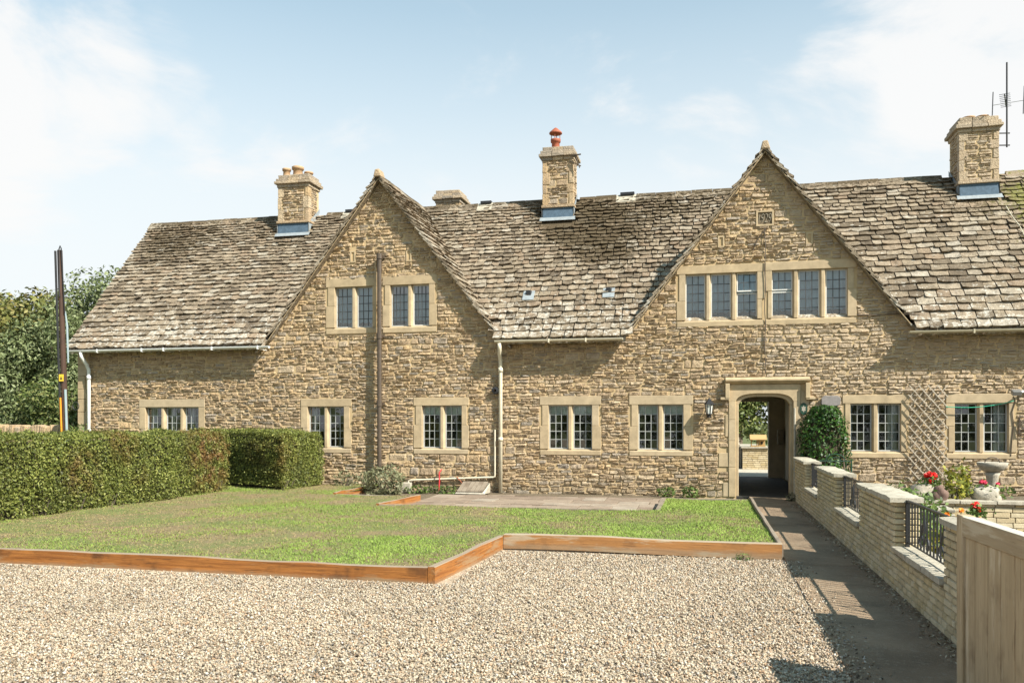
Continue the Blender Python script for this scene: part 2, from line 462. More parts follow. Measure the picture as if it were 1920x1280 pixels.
class MB:
    def __init__(self): self.v = []; self.f = []; self.r = []

    def add(self, vs, fs, r=0.5):
        b = len(self.v)
        self.v.extend(tuple(x) for x in vs)
        for f in fs:
            self.f.append(tuple(b + i for i in f)); self.r.append(r)
        return self

    def box(self, x0, x1, y0, y1, z0, z1, r=0.5, j=0.0, rot=None, about=None):
        vs = [Vector((x, y, z)) for z in (z0, z1) for y in (y0, y1) for x in (x0, x1)]
        if j: vs = [v + Vector((R.uniform(-j, j), R.uniform(-j, j), R.uniform(-j, j))) for v in vs]
        if rot is not None:
            c = Vector(about) if about else Vector(((x0 + x1) / 2, (y0 + y1) / 2, (z0 + z1) / 2))
            vs = [rot @ (v - c) + c for v in vs]
        return self.add(vs, [(0, 2, 3, 1), (4, 5, 7, 6), (0, 1, 5, 4), (2, 6, 7, 3), (0, 4, 6, 2), (1, 3, 7, 5)], r)

    def tube(self, pts, rad, n=8, r=0.5, cap=True):
        pts = [Vector(p) for p in pts]
        rads = rad if isinstance(rad, (list, tuple)) else [rad] * len(pts)
        rings = []
        up = Vector((0, 0, 1))
        t0 = (pts[1] - pts[0]).normalized()
        if abs(t0.dot(up)) > 0.9: up = Vector((0, 1, 0))
        a = t0.cross(up).normalized()
        for i, p_ in enumerate(pts):
            t = (pts[min(i + 1, len(pts) - 1)] - pts[max(i - 1, 0)]).normalized()
            a = (a - t * a.dot(t)).normalized()
            b_ = t.cross(a)
            rings.append([p_ + (a * math.cos(2 * PI * k / n) + b_ * math.sin(2 * PI * k / n)) * rads[i] for k in range(n)])
        vs = [v for rg in rings for v in rg]
        fs = []
        for i in range(len(pts) - 1):
            for k in range(n):
                fs.append((i * n + k, i * n + (k + 1) % n, (i + 1) * n + (k + 1) % n, (i + 1) * n + k))
        if cap:
            fs.append(tuple(range(n))[::-1]); fs.append(tuple((len(pts) - 1) * n + k for k in range(n)))
        return self.add(vs, fs, r)

    def lathe(self, prof, c, n=16, r=0.5):
        vs = [(c[0] + rr * math.cos(2 * PI * k / n), c[1] + rr * math.sin(2 * PI * k / n), c[2] + z) for rr, z in prof for k in range(n)]
        fs = [(i * n + k, i * n + (k + 1) % n, (i + 1) * n + (k + 1) % n, (i + 1) * n + k) for i in range(len(prof) - 1) for k in range(n)]
        return self.add(vs, fs, r)

    def prism(self, poly, a, b, axis='y', r=0.5):
        """poly: list of 2D points, extruded from a to b along axis ('y': poly is x,z; 'x': poly is y,z; 'z': poly is x,y)"""
        def mk(p_, t):
            return {'y': (p_[0], t, p_[1]), 'x': (t, p_[0], p_[1]), 'z': (p_[0], p_[1], t)}[axis]
        n = len(poly)
        vs = [mk(q, a) for q in poly] + [mk(q, b) for q in poly]
        fs = [tuple(range(n)), tuple(range(2 * n - 1, n - 1, -1))] + [(i, n + i, n + (i + 1) % n, (i + 1) % n) for i in range(n)]
        return self.add(vs, fs, r)

    def blob(self, c, rad, n=3, jit=0.15, r=0.5):
        import bmesh
        bm = bmesh.new()
        bmesh.ops.create_icosphere(bm, subdivisions=n, radius=1)
        off = Vector((R.uniform(0, 50), R.uniform(0, 50), R.uniform(0, 50)))
        from mathutils import noise as mn
        vs = []
        for v in bm.verts:
            k = 1 + jit * (mn.noise(v.co * 1.4 + off) * 1.6 + mn.noise(v.co * 4 + off) * .5)
            vs.append(Vector((c[0] + v.co.x * rad[0] * k, c[1] + v.co.y * rad[1] * k, c[2] + v.co.z * rad[2] * k)))
        bm.verts.index_update()
        fs = [tuple(v.index for v in f.verts) for f in bm.faces]
        bm.free()
        return self.add(vs, fs, r)

    def build(self, name, mat, parent=None, kind=None, smooth=False, bevel=0.0, loc=None, recalc=True):
        o0 = origin(parent) if parent else Vector((0, 0, 0))
        l = Vector(loc) if loc is not None else o0
        me = bpy.data.meshes.new(name)
        me.from_pydata([(x - l.x, y - l.y, z - l.z) for x, y, z in self.v], [], self.f)
        a = me.attributes.new('rnd', 'FLOAT', 'FACE'); a.data.foreach_set('value', np.array(self.r, dtype=np.float32))
        me.materials.append(MAT[mat])
        if recalc:
            import bmesh
            bm = bmesh.new(); bm.from_mesh(me); bmesh.ops.recalc_face_normals(bm, faces=bm.faces); bm.to_mesh(me); bm.free()
        if smooth: me.polygons.foreach_set('use_smooth', [True] * len(me.polygons))
        o = bpy.data.objects.new(name, me)
        COL.objects.link(o)
        o.location = l - o0
        if parent: o.parent = parent
        if kind: o['kind'] = kind
        if bevel:
            b = o.modifiers.new('bevel', 'BEVEL'); b.width = bevel; b.segments = 2; b.limit_method = 'ANGLE'
        return o


def np_mesh(name, V, k, mat, parent=None, rnd=None, kind=None, smooth=False):
    """uniform k-gons, vertices not shared"""
    o0 = origin(parent) if parent else Vector((0, 0, 0))
    V = V.reshape(-1, 3) - np.array(o0)
    n = len(V) // k
    me = bpy.data.meshes.new(name)
    me.vertices.add(len(V)); me.vertices.foreach_set('co', V.astype(np.float32).ravel())
    me.loops.add(len(V)); me.loops.foreach_set('vertex_index', np.arange(len(V), dtype=np.int32))
    me.polygons.add(n); me.polygons.foreach_set('loop_start', np.arange(0, len(V), k, dtype=np.int32))
    me.update(calc_edges=True)
    a = me.attributes.new('rnd', 'FLOAT', 'FACE')
    a.data.foreach_set('value', (np.full(n, .5) if rnd is None else rnd).astype(np.float32))
    me.materials.append(MAT[mat])
    o = bpy.data.objects.new(name, me); COL.objects.link(o)
    if parent: o.parent = parent
    if kind: o['kind'] = kind
    return o


def leaves(name, P, size, mat, parent=None, N=None, spread=1.0, aspect=0.5, kind=None, rnd=None, sv=0.35):
    """rhombic leaves at points P; N = mean normals (optional)"""
    n = len(P)
    nv = NR.normal(size=(n, 3))
    if N is not None: nv = N + nv * spread
    nv /= np.linalg.norm(nv, axis=1, keepdims=True) + 1e-9
    t = NR.normal(size=(n, 3)); t -= nv * (t * nv).sum(1, keepdims=True)
    t /= np.linalg.norm(t, axis=1, keepdims=True) + 1e-9
    b = np.cross(nv, t)
    s = size * (1 + NR.uniform(-sv, sv, (n, 1)))
    V = np.stack([P - t * s * .5, P + b * s * aspect * .5 + nv * s * .06, P + t * s * .5, P - b * s * aspect * .5 + nv * s * .06], 1)
    return np_mesh(name, V, 4, mat, parent, NR.uniform(0, 1, n) if rnd is None else rnd, kind)


# ------------------------------------------------------------------ ground, drive, path, lawn
def sheet(name, x0, x1, y0, y1, z, mat, nx=1, ny=1, amp=0.0):
    b = MB()
    xs = np.linspace(x0, x1, nx + 1); ys = np.linspace(y0, y1, ny + 1)
    vs = [(x, y, z + (R.uniform(-amp, amp) if amp else 0)) for y in ys for x in xs]
    fs = [(j * (nx + 1) + i, j * (nx + 1) + i + 1, (j + 1) * (nx + 1) + i + 1, (j + 1) * (nx + 1) + i) for j in range(ny) for i in range(nx)]
    b.add(vs, fs)
    return b.build(name, mat, recalc=False, kind='structure')


sheet('ground', -700, 700, -700, 700, -0.06, 'field_grass')
sheet('gravel_drive', -30, 0.86, -26, -7.98, -0.004, 'gravel_bed')
sheet('garden_ground', 1.9, 9.0, -14, -0.0, -0.01, 'bare_soil')
sheet('patio_base', -7.4, -0.7, -4.3, 0.0, -0.012, 'bare_soil')

lawn = MB()
LZ = 0.115
LAWN = [(-12.5, -7.3, -10.22, -0.02), (-7.3, -5.62, -10.22, -2.52), (-5.62, -2.56, -10.22, -4.28), (-2.56, -0.74, -8.0, -4.28), (-0.74, 0.80, -8.0, -1.98)]
for x0, x1, y0, y1 in LAWN:
    nx = max(2, int((x1 - x0) / .35)); ny = max(2, int((y1 - y0) / .35))
    for i in range(nx):
        for j in range(ny):
            xa, xb = x0 + (x1 - x0) * i / nx, x0 + (x1 - x0) * (i + 1) / nx
            ya, yb = y0 + (y1 - y0) * j / ny, y0 + (y1 - y0) * (j + 1) / ny
            h = lambda x, y: LZ + 0.012 * math.sin(x * 1.7 + y * .9) + .008 * math.sin(x * 3.1 - y * 2.3)
            lawn.add([(xa, ya, h(xa, ya)), (xb, ya, h(xb, ya)), (xb, yb, h(xb, yb)), (xa, yb, h(xa, yb))], [(0, 1, 2, 3)])
lawn.build('lawn', 'turf_soil', recalc=False, kind='structure')


def vnoise(x, y, s, seed):
    """cheap smooth value noise for numpy arrays"""
    rs = np.random.RandomState(seed); T = rs.uniform(0, 1, (64, 64))
    x = x * s + 1000; y = y * s + 1000
    xi = np.floor(x).astype(int); yi = np.floor(y).astype(int)
    fx = x - xi; fy = y - yi
    fx = fx * fx * (3 - 2 * fx); fy = fy * fy * (3 - 2 * fy)
    g = lambda a, b: T[a % 64, b % 64]
    return (g(xi, yi) * (1 - fx) + g(xi + 1, yi) * fx) * (1 - fy) + (g(xi, yi + 1) * (1 - fx) + g(xi + 1, yi + 1) * fx) * fy


def grass_blades():
    area = [(b[1] - b[0]) * (b[3] - b[2]) for b in LAWN]
    tot = 300000
    xs, ys = [], []
    for (x0, x1, y0, y1), a in zip(LAWN, area):
        n = int(tot * a / sum(area))
        xs.append(NR.uniform(x0, x1, n)); ys.append(NR.uniform(y0, y1, n))
    x = np.concatenate(xs); y = np.concatenate(ys)
    g = .5 * vnoise(x, y, .55, 3) + .33 * vnoise(x, y, 1.7, 4) + .25 * vnoise(x, y, 5.5, 5)
    # dry strip at the foot of the hedge, greener along the edging and to the right
    dry = np.clip(1 - np.abs(x + 8.6 - (y + 5) * .1) / 1.3, 0, 1) * .22
    g = g - dry + np.clip((x + 3.2) / 4.5, 0, 1) * .16 + np.clip((-9.2 - y) / 1.0, 0, 1) * .10 - np.exp(-((x + 4.2) ** 2 / 2.2 + (y + 7.2) ** 2 / 3)) * .13
    keep = NR.uniform(0, 1, len(x)) < np.clip(.35 + 1.5 * (g - .35), .3, 1)
    x, y, g = x[keep], y[keep], g[keep]
    n = len(x)
    z = LZ + 0.012 * np.sin(x * 1.7 + y * .9) + .008 * np.sin(x * 3.1 - y * 2.3) - .004
    h = NR.uniform(.010, .026, n) * (.65 + .9 * np.clip(g, 0, 1))
    w = NR.uniform(.0035, .0075, n)
    a = NR.uniform(0, 2 * PI, n)
    lean = NR.normal(0, .018, (n, 2))
    P = np.stack([x, y, z], 1)
    d = np.stack([np.cos(a) * w, np.sin(a) * w, np.zeros(n)], 1)
    V = np.stack([P - d, P + d, P + np.stack([lean[:, 0], lean[:, 1], h], 1)], 1)
    rnd = np.clip((g - .22) * 1.5 + NR.normal(0, .17, n), 0, 1)
    return np_mesh('grass', V, 3, 'grass_blade', None, rnd, 'stuff')


gr = grass_blades()
gr['label'] = 'short patchy lawn grass, green with dry brown areas'


def gravel():
    regs = [(-9.2, 0.84, -14.4, -10.33), (-2.44, 0.84, -10.33, -8.13)]
    tot = 150000
    ar = [(b[1] - b[0]) * (b[3] - b[2]) for b in regs]
    P = []
    for (x0, x1, y0, y1), a in zip(regs, ar):
        n = int(tot * a / sum(ar))
        P.append(np.stack([NR.uniform(x0, x1, n), NR.uniform(y0, y1, n), NR.uniform(-.004, .010, n)], 1))
    k_ = 900
    P.append(np.stack([.84 + np.abs(NR.normal(0, .10, k_)), NR.uniform(-14.2, -8.2, k_), np.full(k_, .016)], 1))
    P = np.concatenate(P)
    # keep what the camera can see, with a margin
    dx, dy = P[:, 0], P[:, 1] + 18
    dep = -dx * math.sin(YAW) + dy * math.cos(YAW); r = dx * math.cos(YAW) + dy * math.sin(YAW)
    k = (r / dep > -.74) & (dep > 4.2)
    P = P[k]; n = len(P)
    base = np.array([(1, 0, 0), (0, 1, 0), (-1, 0, 0), (0, -1, 0), (0, 0, 1), (0, 0, -1)], float)
    ax = NR.uniform(.0055, .0135, (n, 1, 1)) * np.stack([NR.uniform(.8, 1.4, n), NR.uniform(.7, 1.1, n), NR.uniform(.45, .85, n)], 1)[:, None, :]
    V = base[None] * ax + NR.normal(0, .0022, (n, 6, 3))
    q = NR.normal(size=(n, 4)); q[:, 1:3] *= .35; q /= np.linalg.norm(q, axis=1, keepdims=True)
    w, x, y, z = q.T
    M = np.stack([1 - 2 * (y * y + z * z), 2 * (x * y - w * z), 2 * (x * z + w * y), 2 * (x * y + w * z), 1 - 2 * (x * x + z * z), 2 * (y * z - w * x), 2 * (x * z - w * y), 2 * (y * z + w * x), 1 - 2 * (x * x + y * y)], 1).reshape(n, 3, 3)
    V = np.einsum('nij,nkj->nki', M, V) + P[:, None, :]
    F = np.array([(0, 1, 4), (1, 2, 4), (2, 3, 4), (3, 0, 4), (1, 0, 5), (2, 1, 5), (3, 2, 5), (0, 3, 5)])
    me = bpy.data.meshes.new('gravel')
    nv = n * 6; nf = n * 8
    me.vertices.add(nv); me.vertices.foreach_set('co', V.astype(np.float32).ravel())
    idx = (F[None] + (np.arange(n) * 6)[:, None, None]).astype(np.int32).ravel()
    me.loops.add(nf * 3); me.loops.foreach_set('vertex_index', idx)
    me.polygons.add(nf); me.polygons.foreach_set('loop_start', np.arange(0, nf * 3, 3, dtype=np.int32))
    me.update(calc_edges=True)
    a = me.attributes.new('rnd', 'FLOAT', 'FACE'); a.data.foreach_set('value', np.repeat(NR.uniform(0, 1, n), 8).astype(np.float32))
    me.materials.append(MAT['gravel_stone'])
    o = bpy.data.objects.new('gravel', me); COL.objects.link(o); o['kind'] = 'stuff'
    o['label'] = 'loose pale gravel covering the drive'


gravel()

# concrete path in bays
path = MB().box(0.84, 1.72, -26, 0.0, -0.055, -0.012).build('path', 'path_concrete', kind='structure')
for y0, y1 in ((-26, -8.42), (-8.40, -0.9), (-0.885, 0.02)):
    MB().box(0.86, 1.70, y0, y1, -0.03, 0.012 + R.uniform(-.002, .002), R.random(), 0.003).build('path_slab', 'path_concrete', path)
MB().box(0.5, 2.0, 0.02, 6.3, -0.03, 0.02).build('passage_floor', 'asphalt', kind='structure')
MB().box(-3, 6, 6.3, 16, -0.06, 0.03).build('courtyard', 'concrete', kind='structure')

# patio of sandstone flags
patio = MB().box(-5.58, -0.80, -4.2, -0.85, -0.05, -0.008).build('patio', 'bare_soil', kind='structure')
y = -4.18
while y < -0.95:
    d = R.choice((.45, .6, .75)); d = min(d, -0.88 - y)
    x = -5.57
    while x < -0.85:
        w = R.choice((.45, .6, .6, .9)); w = min(w, -0.82 - x)
        if w > .1 and d > .1:
            MB().box(x + .010, x + w - .010, y + .010, y + d - .010, -.03, .012 + R.uniform(-.006, .010), R.random(), .007).build('slab', 'sandstone_slab', patio, bevel=.004)
        x += w
    y += d

# ------------------------------------------------------------------ the stone building
HOUSE = thing('stone_cottage', 'long honey coloured stone house with two front gables and a stone tiled roof', 'house', (-3.5, 3, 0))
XL, XR = -15.42, 9.0
EAVE = 3.32
GABLES = (-7.30, 1.17)


def gtop(x):
    """underside of gable slope = wall top at x"""
    t = EAVE
    for xc in GABLES:
        d = abs(x - xc)
        if d < 2.75: t = max(t, 7.10 - 1.31 * d)
        elif d < 3.1: t = max(t, 3.50 - .6 * (d - 2.75))
    return t


WIN = [  # opening x0,x1,z0,z1, surround x0,x1,z0,z1, lights, columns, rows, style
    (-13.49, -12.01, .97, 1.92, -13.66, -11.84, .84, 2.12, 3, 3, 5, 'curtain'),
    (-9.13, -8.21, .97, 1.92, -9.30, -8.02, .84, 2.11, 2, 3, 5, 'left_curtain'),
    (-6.30, -5.36, .97, 1.93, -6.50, -5.19, .84, 2.12, 2, 3, 5, 'pelmet'),
    (-3.38, -2.42, .97, 1.93, -3.57, -2.22, .84, 2.13, 2, 3, 5, 'pelmet'),
    (-1.43, -0.48, .97, 1.93, -1.62, -0.28, .84, 2.13, 2, 3, 5, 'pelmet'),
    (2.83, 3.78, .97, 1.93, 2.68, 3.93, .84, 2.11, 2, 3, 5, 'right_curtain'),
    (4.76, 5.72, .97, 1.93, 4.60, 5.86, .84, 2.12, 2, 3, 5, 'right_curtain'),
    (-8.44, -7.50, 3.75, 4.69, -8.66, -7.36, 3.60, 4.90, 2, 3, 5, 'upper'),
    (-7.07, -6.13, 3.75, 4.69, -7.25, -5.94, 3.60, 4.90, 2, 4, 5, 'upper_blind'),
    (-0.44, 1.02, 3.70, 4.67, -0.62, 1.17, 3.56, 4.85, 3, 3, 5, 'upper'),
    (1.31, 2.78, 3.70, 4.68, 1.18, 2.95, 3.56, 4.86, 3, 3, 5, 'upper'),
]
ARCH = (.65, 1.67)
SOLID = [(w[4], w[5], w[6], w[7]) for w in WIN]            # what the rubble leaves free
SOLID += [(.45, 1.87, 0, 2.34), (.36, 2.08, 2.34, 2.49), (XL - .1, -15.16, 0, 3.4)]
QUOIN = [(.24, .45, .62, .92), (.33, .45, 0, .30), (.37, .45, 1.25, 1.72), (1.87, 2.0, .9, 1.3), (1.87, 2.05, 1.75, 2.2)]
SOLID += QUOIN
SMALL = [(-8.05, -7.92, 5.25, 5.52), (-6.68, -6.55, 5.22, 5.48), (.23, .36, 5.21, 5.45), (1.98, 2.11, 5.19, 5.43)]
DATE = (1.00, 1.35, 5.61, 5.93)
SOLID += SMALL + [DATE]

# mortar body of the front wall, with true openings
wall = MB()
HOLES = [(w[0] - .06, w[1] + .06, w[2] - .06, w[3] + .06) for w in WIN] + [(ARCH[0] - .05, ARCH[1] + .05, -1, 2.2)]
xs = sorted(set([XL, XR] + [h[0] for h in HOLES] + [h[1] for h in HOLES] + [xc + d for xc in GABLES for d in (-3.1, -2.75, 0, 2.75, 3.1)] + list(np.arange(-15, 9, 1.0))))
for a, b_ in zip(xs[:-1], xs[1:]):
    if b_ - a < 1e-4: continue
    mid = (a + b_) / 2
    cuts = sorted([(h[2], h[3]) for h in HOLES if h[0] < mid < h[1]])
    z = -0.05
    for c0, c1 in cuts:
        if c0 > z: wall.add([(a, 0, z), (b_, 0, z), (b_, 0, c0), (a, 0, c0)], [(0, 1, 2, 3)])
        z = c1
    wall.add([(a, 0, z), (b_, 0, z), (b_, 0, gtop(b_ - 1e-5)), (a, 0, gtop(a + 1e-5))], [(0, 1, 2, 3)])
# end walls and rear wall
for X in (XL, XR):
    wall.add([(X, 0, -.05), (X, 6.2, -.05), (X, 6.2, EAVE), (X, 3, 7.0), (X, 0, EAVE)], [(0, 1, 2, 3, 4)])
for a, b_, z0, z1 in ((XL, .58, -.05, EAVE), (1.70, XR, -.05, EAVE), (.58, 1.70, 2.12, EAVE)):
    wall.add([(a, 6.2, z0), (b_, 6.2, z0), (b_, 6.2, z1), (a, 6.2, z1)], [(0, 1, 2, 3)])
WALL = wall.build('wall', 'lime_mortar', HOUSE, recalc=False)


# rubble stones -------------------------------------------------
def rubble_stone(w, h, rng, proud=1.0):
    """local (u,v,d) verts of one rough stone, d out of the wall"""
    nx = max(3, min(7, int(w / .065) + 2)); ny = 3 if h < .10 else 4
    us = [0] + [.10 + .80 * i / (nx - 2) for i in range(nx - 1)] + [1]
    vs_ = [0] + [.16 + .68 * i / (ny - 2) for i in range(ny - 1)] + [1]
    base = rng.uniform(.010, .028) * proud
    tu, tv = rng.uniform(-.016, .016), rng.uniform(-.012, .016)
    V = []
    for j, v in enumerate(vs_):
        for i, u in enumerate(us):
            edge = i in (0, len(us) - 1) or j in (0, len(vs_) - 1)
            uu, vv = u * w, v * h
            cu = (.018 if j in (0, len(vs_) - 1) and i in (0, len(us) - 1) else 0)
            if edge:
                d = -.008
                uu += rng.uniform(-.004, .004) + (cu if i == 0 else -cu if i == len(us) - 1 else 0)
                vv += rng.uniform(-.005, .005)
            else:
                d = base + tu * (u - .5) * 2 + tv * (v - .5) * 2 + rng.uniform(-.011, .011) * proud
                d = max(d, .003)
                uu += rng.uniform(-.012, .012); vv += rng.uniform(-.006, .006)
            V.append((uu, vv, d))
    n = len(us)
    F = [(j * n + i, j * n + i + 1, (j + 1) * n + i + 1, (j + 1) * n + i) for j in range(len(vs_) - 1) for i in range(n - 1)]
    return V, F


def course_rubble(z0, z1, breaks, free, rng, big=1.0, gap=.009):
    """list of stones (u,v,w,h): rough courses brought to levels"""
    out = []
    bz = sorted(set([z0, z1] + [b for b in breaks if z0 < b < z1]))
    for a, b in zip(bz[:-1], bz[1:]):
        n = max(1, round((b - a) / (.185 * big)))
        cuts = [a] + sorted(a + (b - a) * (i + rng.uniform(-.18, .18)) / n for i in range(1, n)) + [b]
        for c0, c1 in zip(cuts[:-1], cuts[1:]):
            for x0, x1 in free(c0, c1):
                x = x0
                while x1 - x > .03:
                    bw = rng.uniform(.4, 1.5)
                    if x1 - x - bw < .3: bw = x1 - x
                    H = c1 - c0
                    k = max(1, round(H / rng.uniform(.047, .080) / big ** .7))
                    if rng.random() < .07 and H < .2: k = 1
                    hs = [rng.uniform(.65, 1.35) for _ in range(k)]; s = sum(hs)
                    z = c0
                    for hh in hs:
                        hh = hh / s * H
                        u = x + (rng.uniform(-.03, .03) if bw > .5 and x > x0 else 0)
                        end = x + bw
                        while end - u > .02:
                            w = rng.uniform(.10, .37) * big * (.8 + hh * 2.5)
                            if end - u - w < .09: w = end - u
                            out.append((u + gap / 2, z + gap / 2, w - gap, hh - gap))
                            u += w
                        z += hh
                    x += bw
    return out


def facade_free(z0, z1):
    zm = (z0 + z1) / 2
    segs = []
    # extent of the wall at this height
    if zm < EAVE - .02: segs = [(-15.16, 8.97)]
    else:
        for xc in GABLES:
            d = (7.10 - zm) / 1.31 if zm > 3.5 else 2.9
            if d > .04: segs.append((xc - d, xc + d))
    for s0, s1, sz0, sz1 in SOLID:
        if sz1 > z0 + .03 and sz0 < z1 - .03:
            nseg = []
            for a, b in segs:
                if s1 <= a or s0 >= b: nseg.append((a, b)); continue
                if s0 > a: nseg.append((a, s0))
                if s1 < b: nseg.append((s1, b))
            segs = nseg
    return [(a, b) for a, b in segs if b - a > .03]


def shown(x, y, z, w, h):
    """rough projected area in the photograph, 0 outside it"""
    yd = y + 18; dep = -x * math.sin(YAW) + yd * math.cos(YAW); r = x * math.cos(YAW) + yd * math.sin(YAW)
    px = 960 + 1564 * r / dep; py = 790 - 1564 * (z - 1.57) / dep
    if not (5 < px < 1915 and 5 < py < 1275): return 0
    if px < 610 and py > 815: return 0
    return w * h * (1564 / dep) ** 2


st = course_rubble(-.02, 7.1, [.84, 2.12, 2.34, 2.49, 3.30, 3.58, 4.88, 5.21, 5.47, 5.62, 5.92], facade_free, R)
st = [s for s in st if s[2] > .02 and s[3] > .015]
st.sort(key=lambda s: -shown(s[0] + s[2] / 2, 0, s[1] + s[3] / 2, s[2], s[3]))
rest = MB()


def wob(x, z):
    return .012 * math.sin(x * 1.9 + z * 2.1) + .008 * math.sin(x * 4.3 - z * 3.1 + 1)


for i, (u, v, w, h) in enumerate(st):
    V, F = rubble_stone(w, h, R)
    near = any(s0 - .25 < u + w and u < s1 + .25 and sz0 - .12 < v + h and v < sz1 + .12 for s0, s1, sz0, sz1 in SOLID)
    k = 0 if near else 1
    vs = [(u + a, -d, v + b + k * wob(u + a, v + b)) for a, b, d in V]
    r = R.random()
    if i < 300:
        MB().add(vs, F, r).build('stone', 'rubble_stone', WALL, loc=(u + w / 2, 0, v + h / 2), recalc=False)
    else:
        rest.add(vs, F, r)
rest.build('rubble_stonework', 'rubble_stone', WALL, kind='stuff', recalc=False)

# corner quoins at the left end, tooth stones by the arch, small vent stones, date stone
z = 0
k = 0
while z < 3.3:
    h = R.uniform(.24, .34); h = min(h, 3.31 - z)
    MB().box(XL - .01, -15.17 + (.0 if k % 2 else -.05), -.022, .2, z + .004, z + h - .004, R.random(), .003).build('quoin', 'dressed_stone', WALL, bevel=.006)
    z += h; k += 1
for x0, x1, z0, z1 in QUOIN:
    MB().box(x0 + .006, x1 + (-.003 if x1 < 1 else -.006), -.018, .1, z0 + .006, z1 - .006, R.random(), .003).build('quoin', 'dressed_stone', WALL, bevel=.006)
for x0, x1, z0, z1 in SMALL:
    o = MB().box(x0, x0 + .03, -.02, .05, z0, z1).box(x1 - .03, x1, -.02, .05, z0, z1).box(x0 + .03, x1 - .03, -.02, .05, z1 - .03, z1).box(x0 + .03, x1 - .03, -.02, .05, z0, z0 + .03).build('vent_stone', 'dressed_stone', HOUSE)
    MB().box(x0 + .03, x1 - .03, .005, .05, z0 + .03, z1 - .03, .3).build('vent_panel', 'dressed_stone', o)
x0, x1, z0, z1 = DATE
ds = MB().box(x0, x0 + .035, -.03, .05, z0, z1).box(x1 - .035, x1, -.03, .05, z0, z1).box(x0 + .035, x1 - .035, -.03, .05, z1 - .035, z1).box(x0 + .035, x1 - .035, -.03, .05, z0, z0 + .035).build('date_stone', 'dressed_stone', HOUSE)
MB().box(x0 + .036, x1 - .036, -.004, .05, z0 + .036, z1 - .036).build('date_panel', 'panel_stone', ds)
cu = bpy.data.curves.new('date', 'FONT'); cu.body = '1929'; cu.size = .20; cu.extrude = .014; cu.shear = .22; cu.align_x = 'CENTER'; cu.space_character = .95; cu.resolution_u = 3; cu.offset = -.006
to = bpy.data.objects.new('date', cu); COL.objects.link(to)
dg = bpy.context.evaluated_depsgraph_get()
me = bpy.data.meshes.new_from_object(to.evaluated_get(dg))
bpy.data.objects.remove(to)
lo = bpy.data.objects.new('lettering', me); COL.objects.link(lo); lo.parent = ds
me.materials.clear(); me.materials.append(MAT['coping_stone'])
me.attributes.new('rnd', 'FLOAT', 'FACE').data.foreach_set('value', np.ones(len(me.polygons), dtype=np.float32))
co_ = np.array([v.co for v in me.vertices]); c0_ = (co_.max(0) + co_.min(0)) / 2; e0_ = co_.max(0) - co_.min(0)
me.transform(Matrix.Diagonal((.258 / e0_[0], .185 / e0_[1], 1, 1)) @ Matrix.Translation(-Vector(c0_)))
lo.rotation_euler = (PI / 2, 0, 0)
lo.location = Vector(((x0 + x1) / 2, -.012, (z0 + z1) / 2)) - origin(ds)


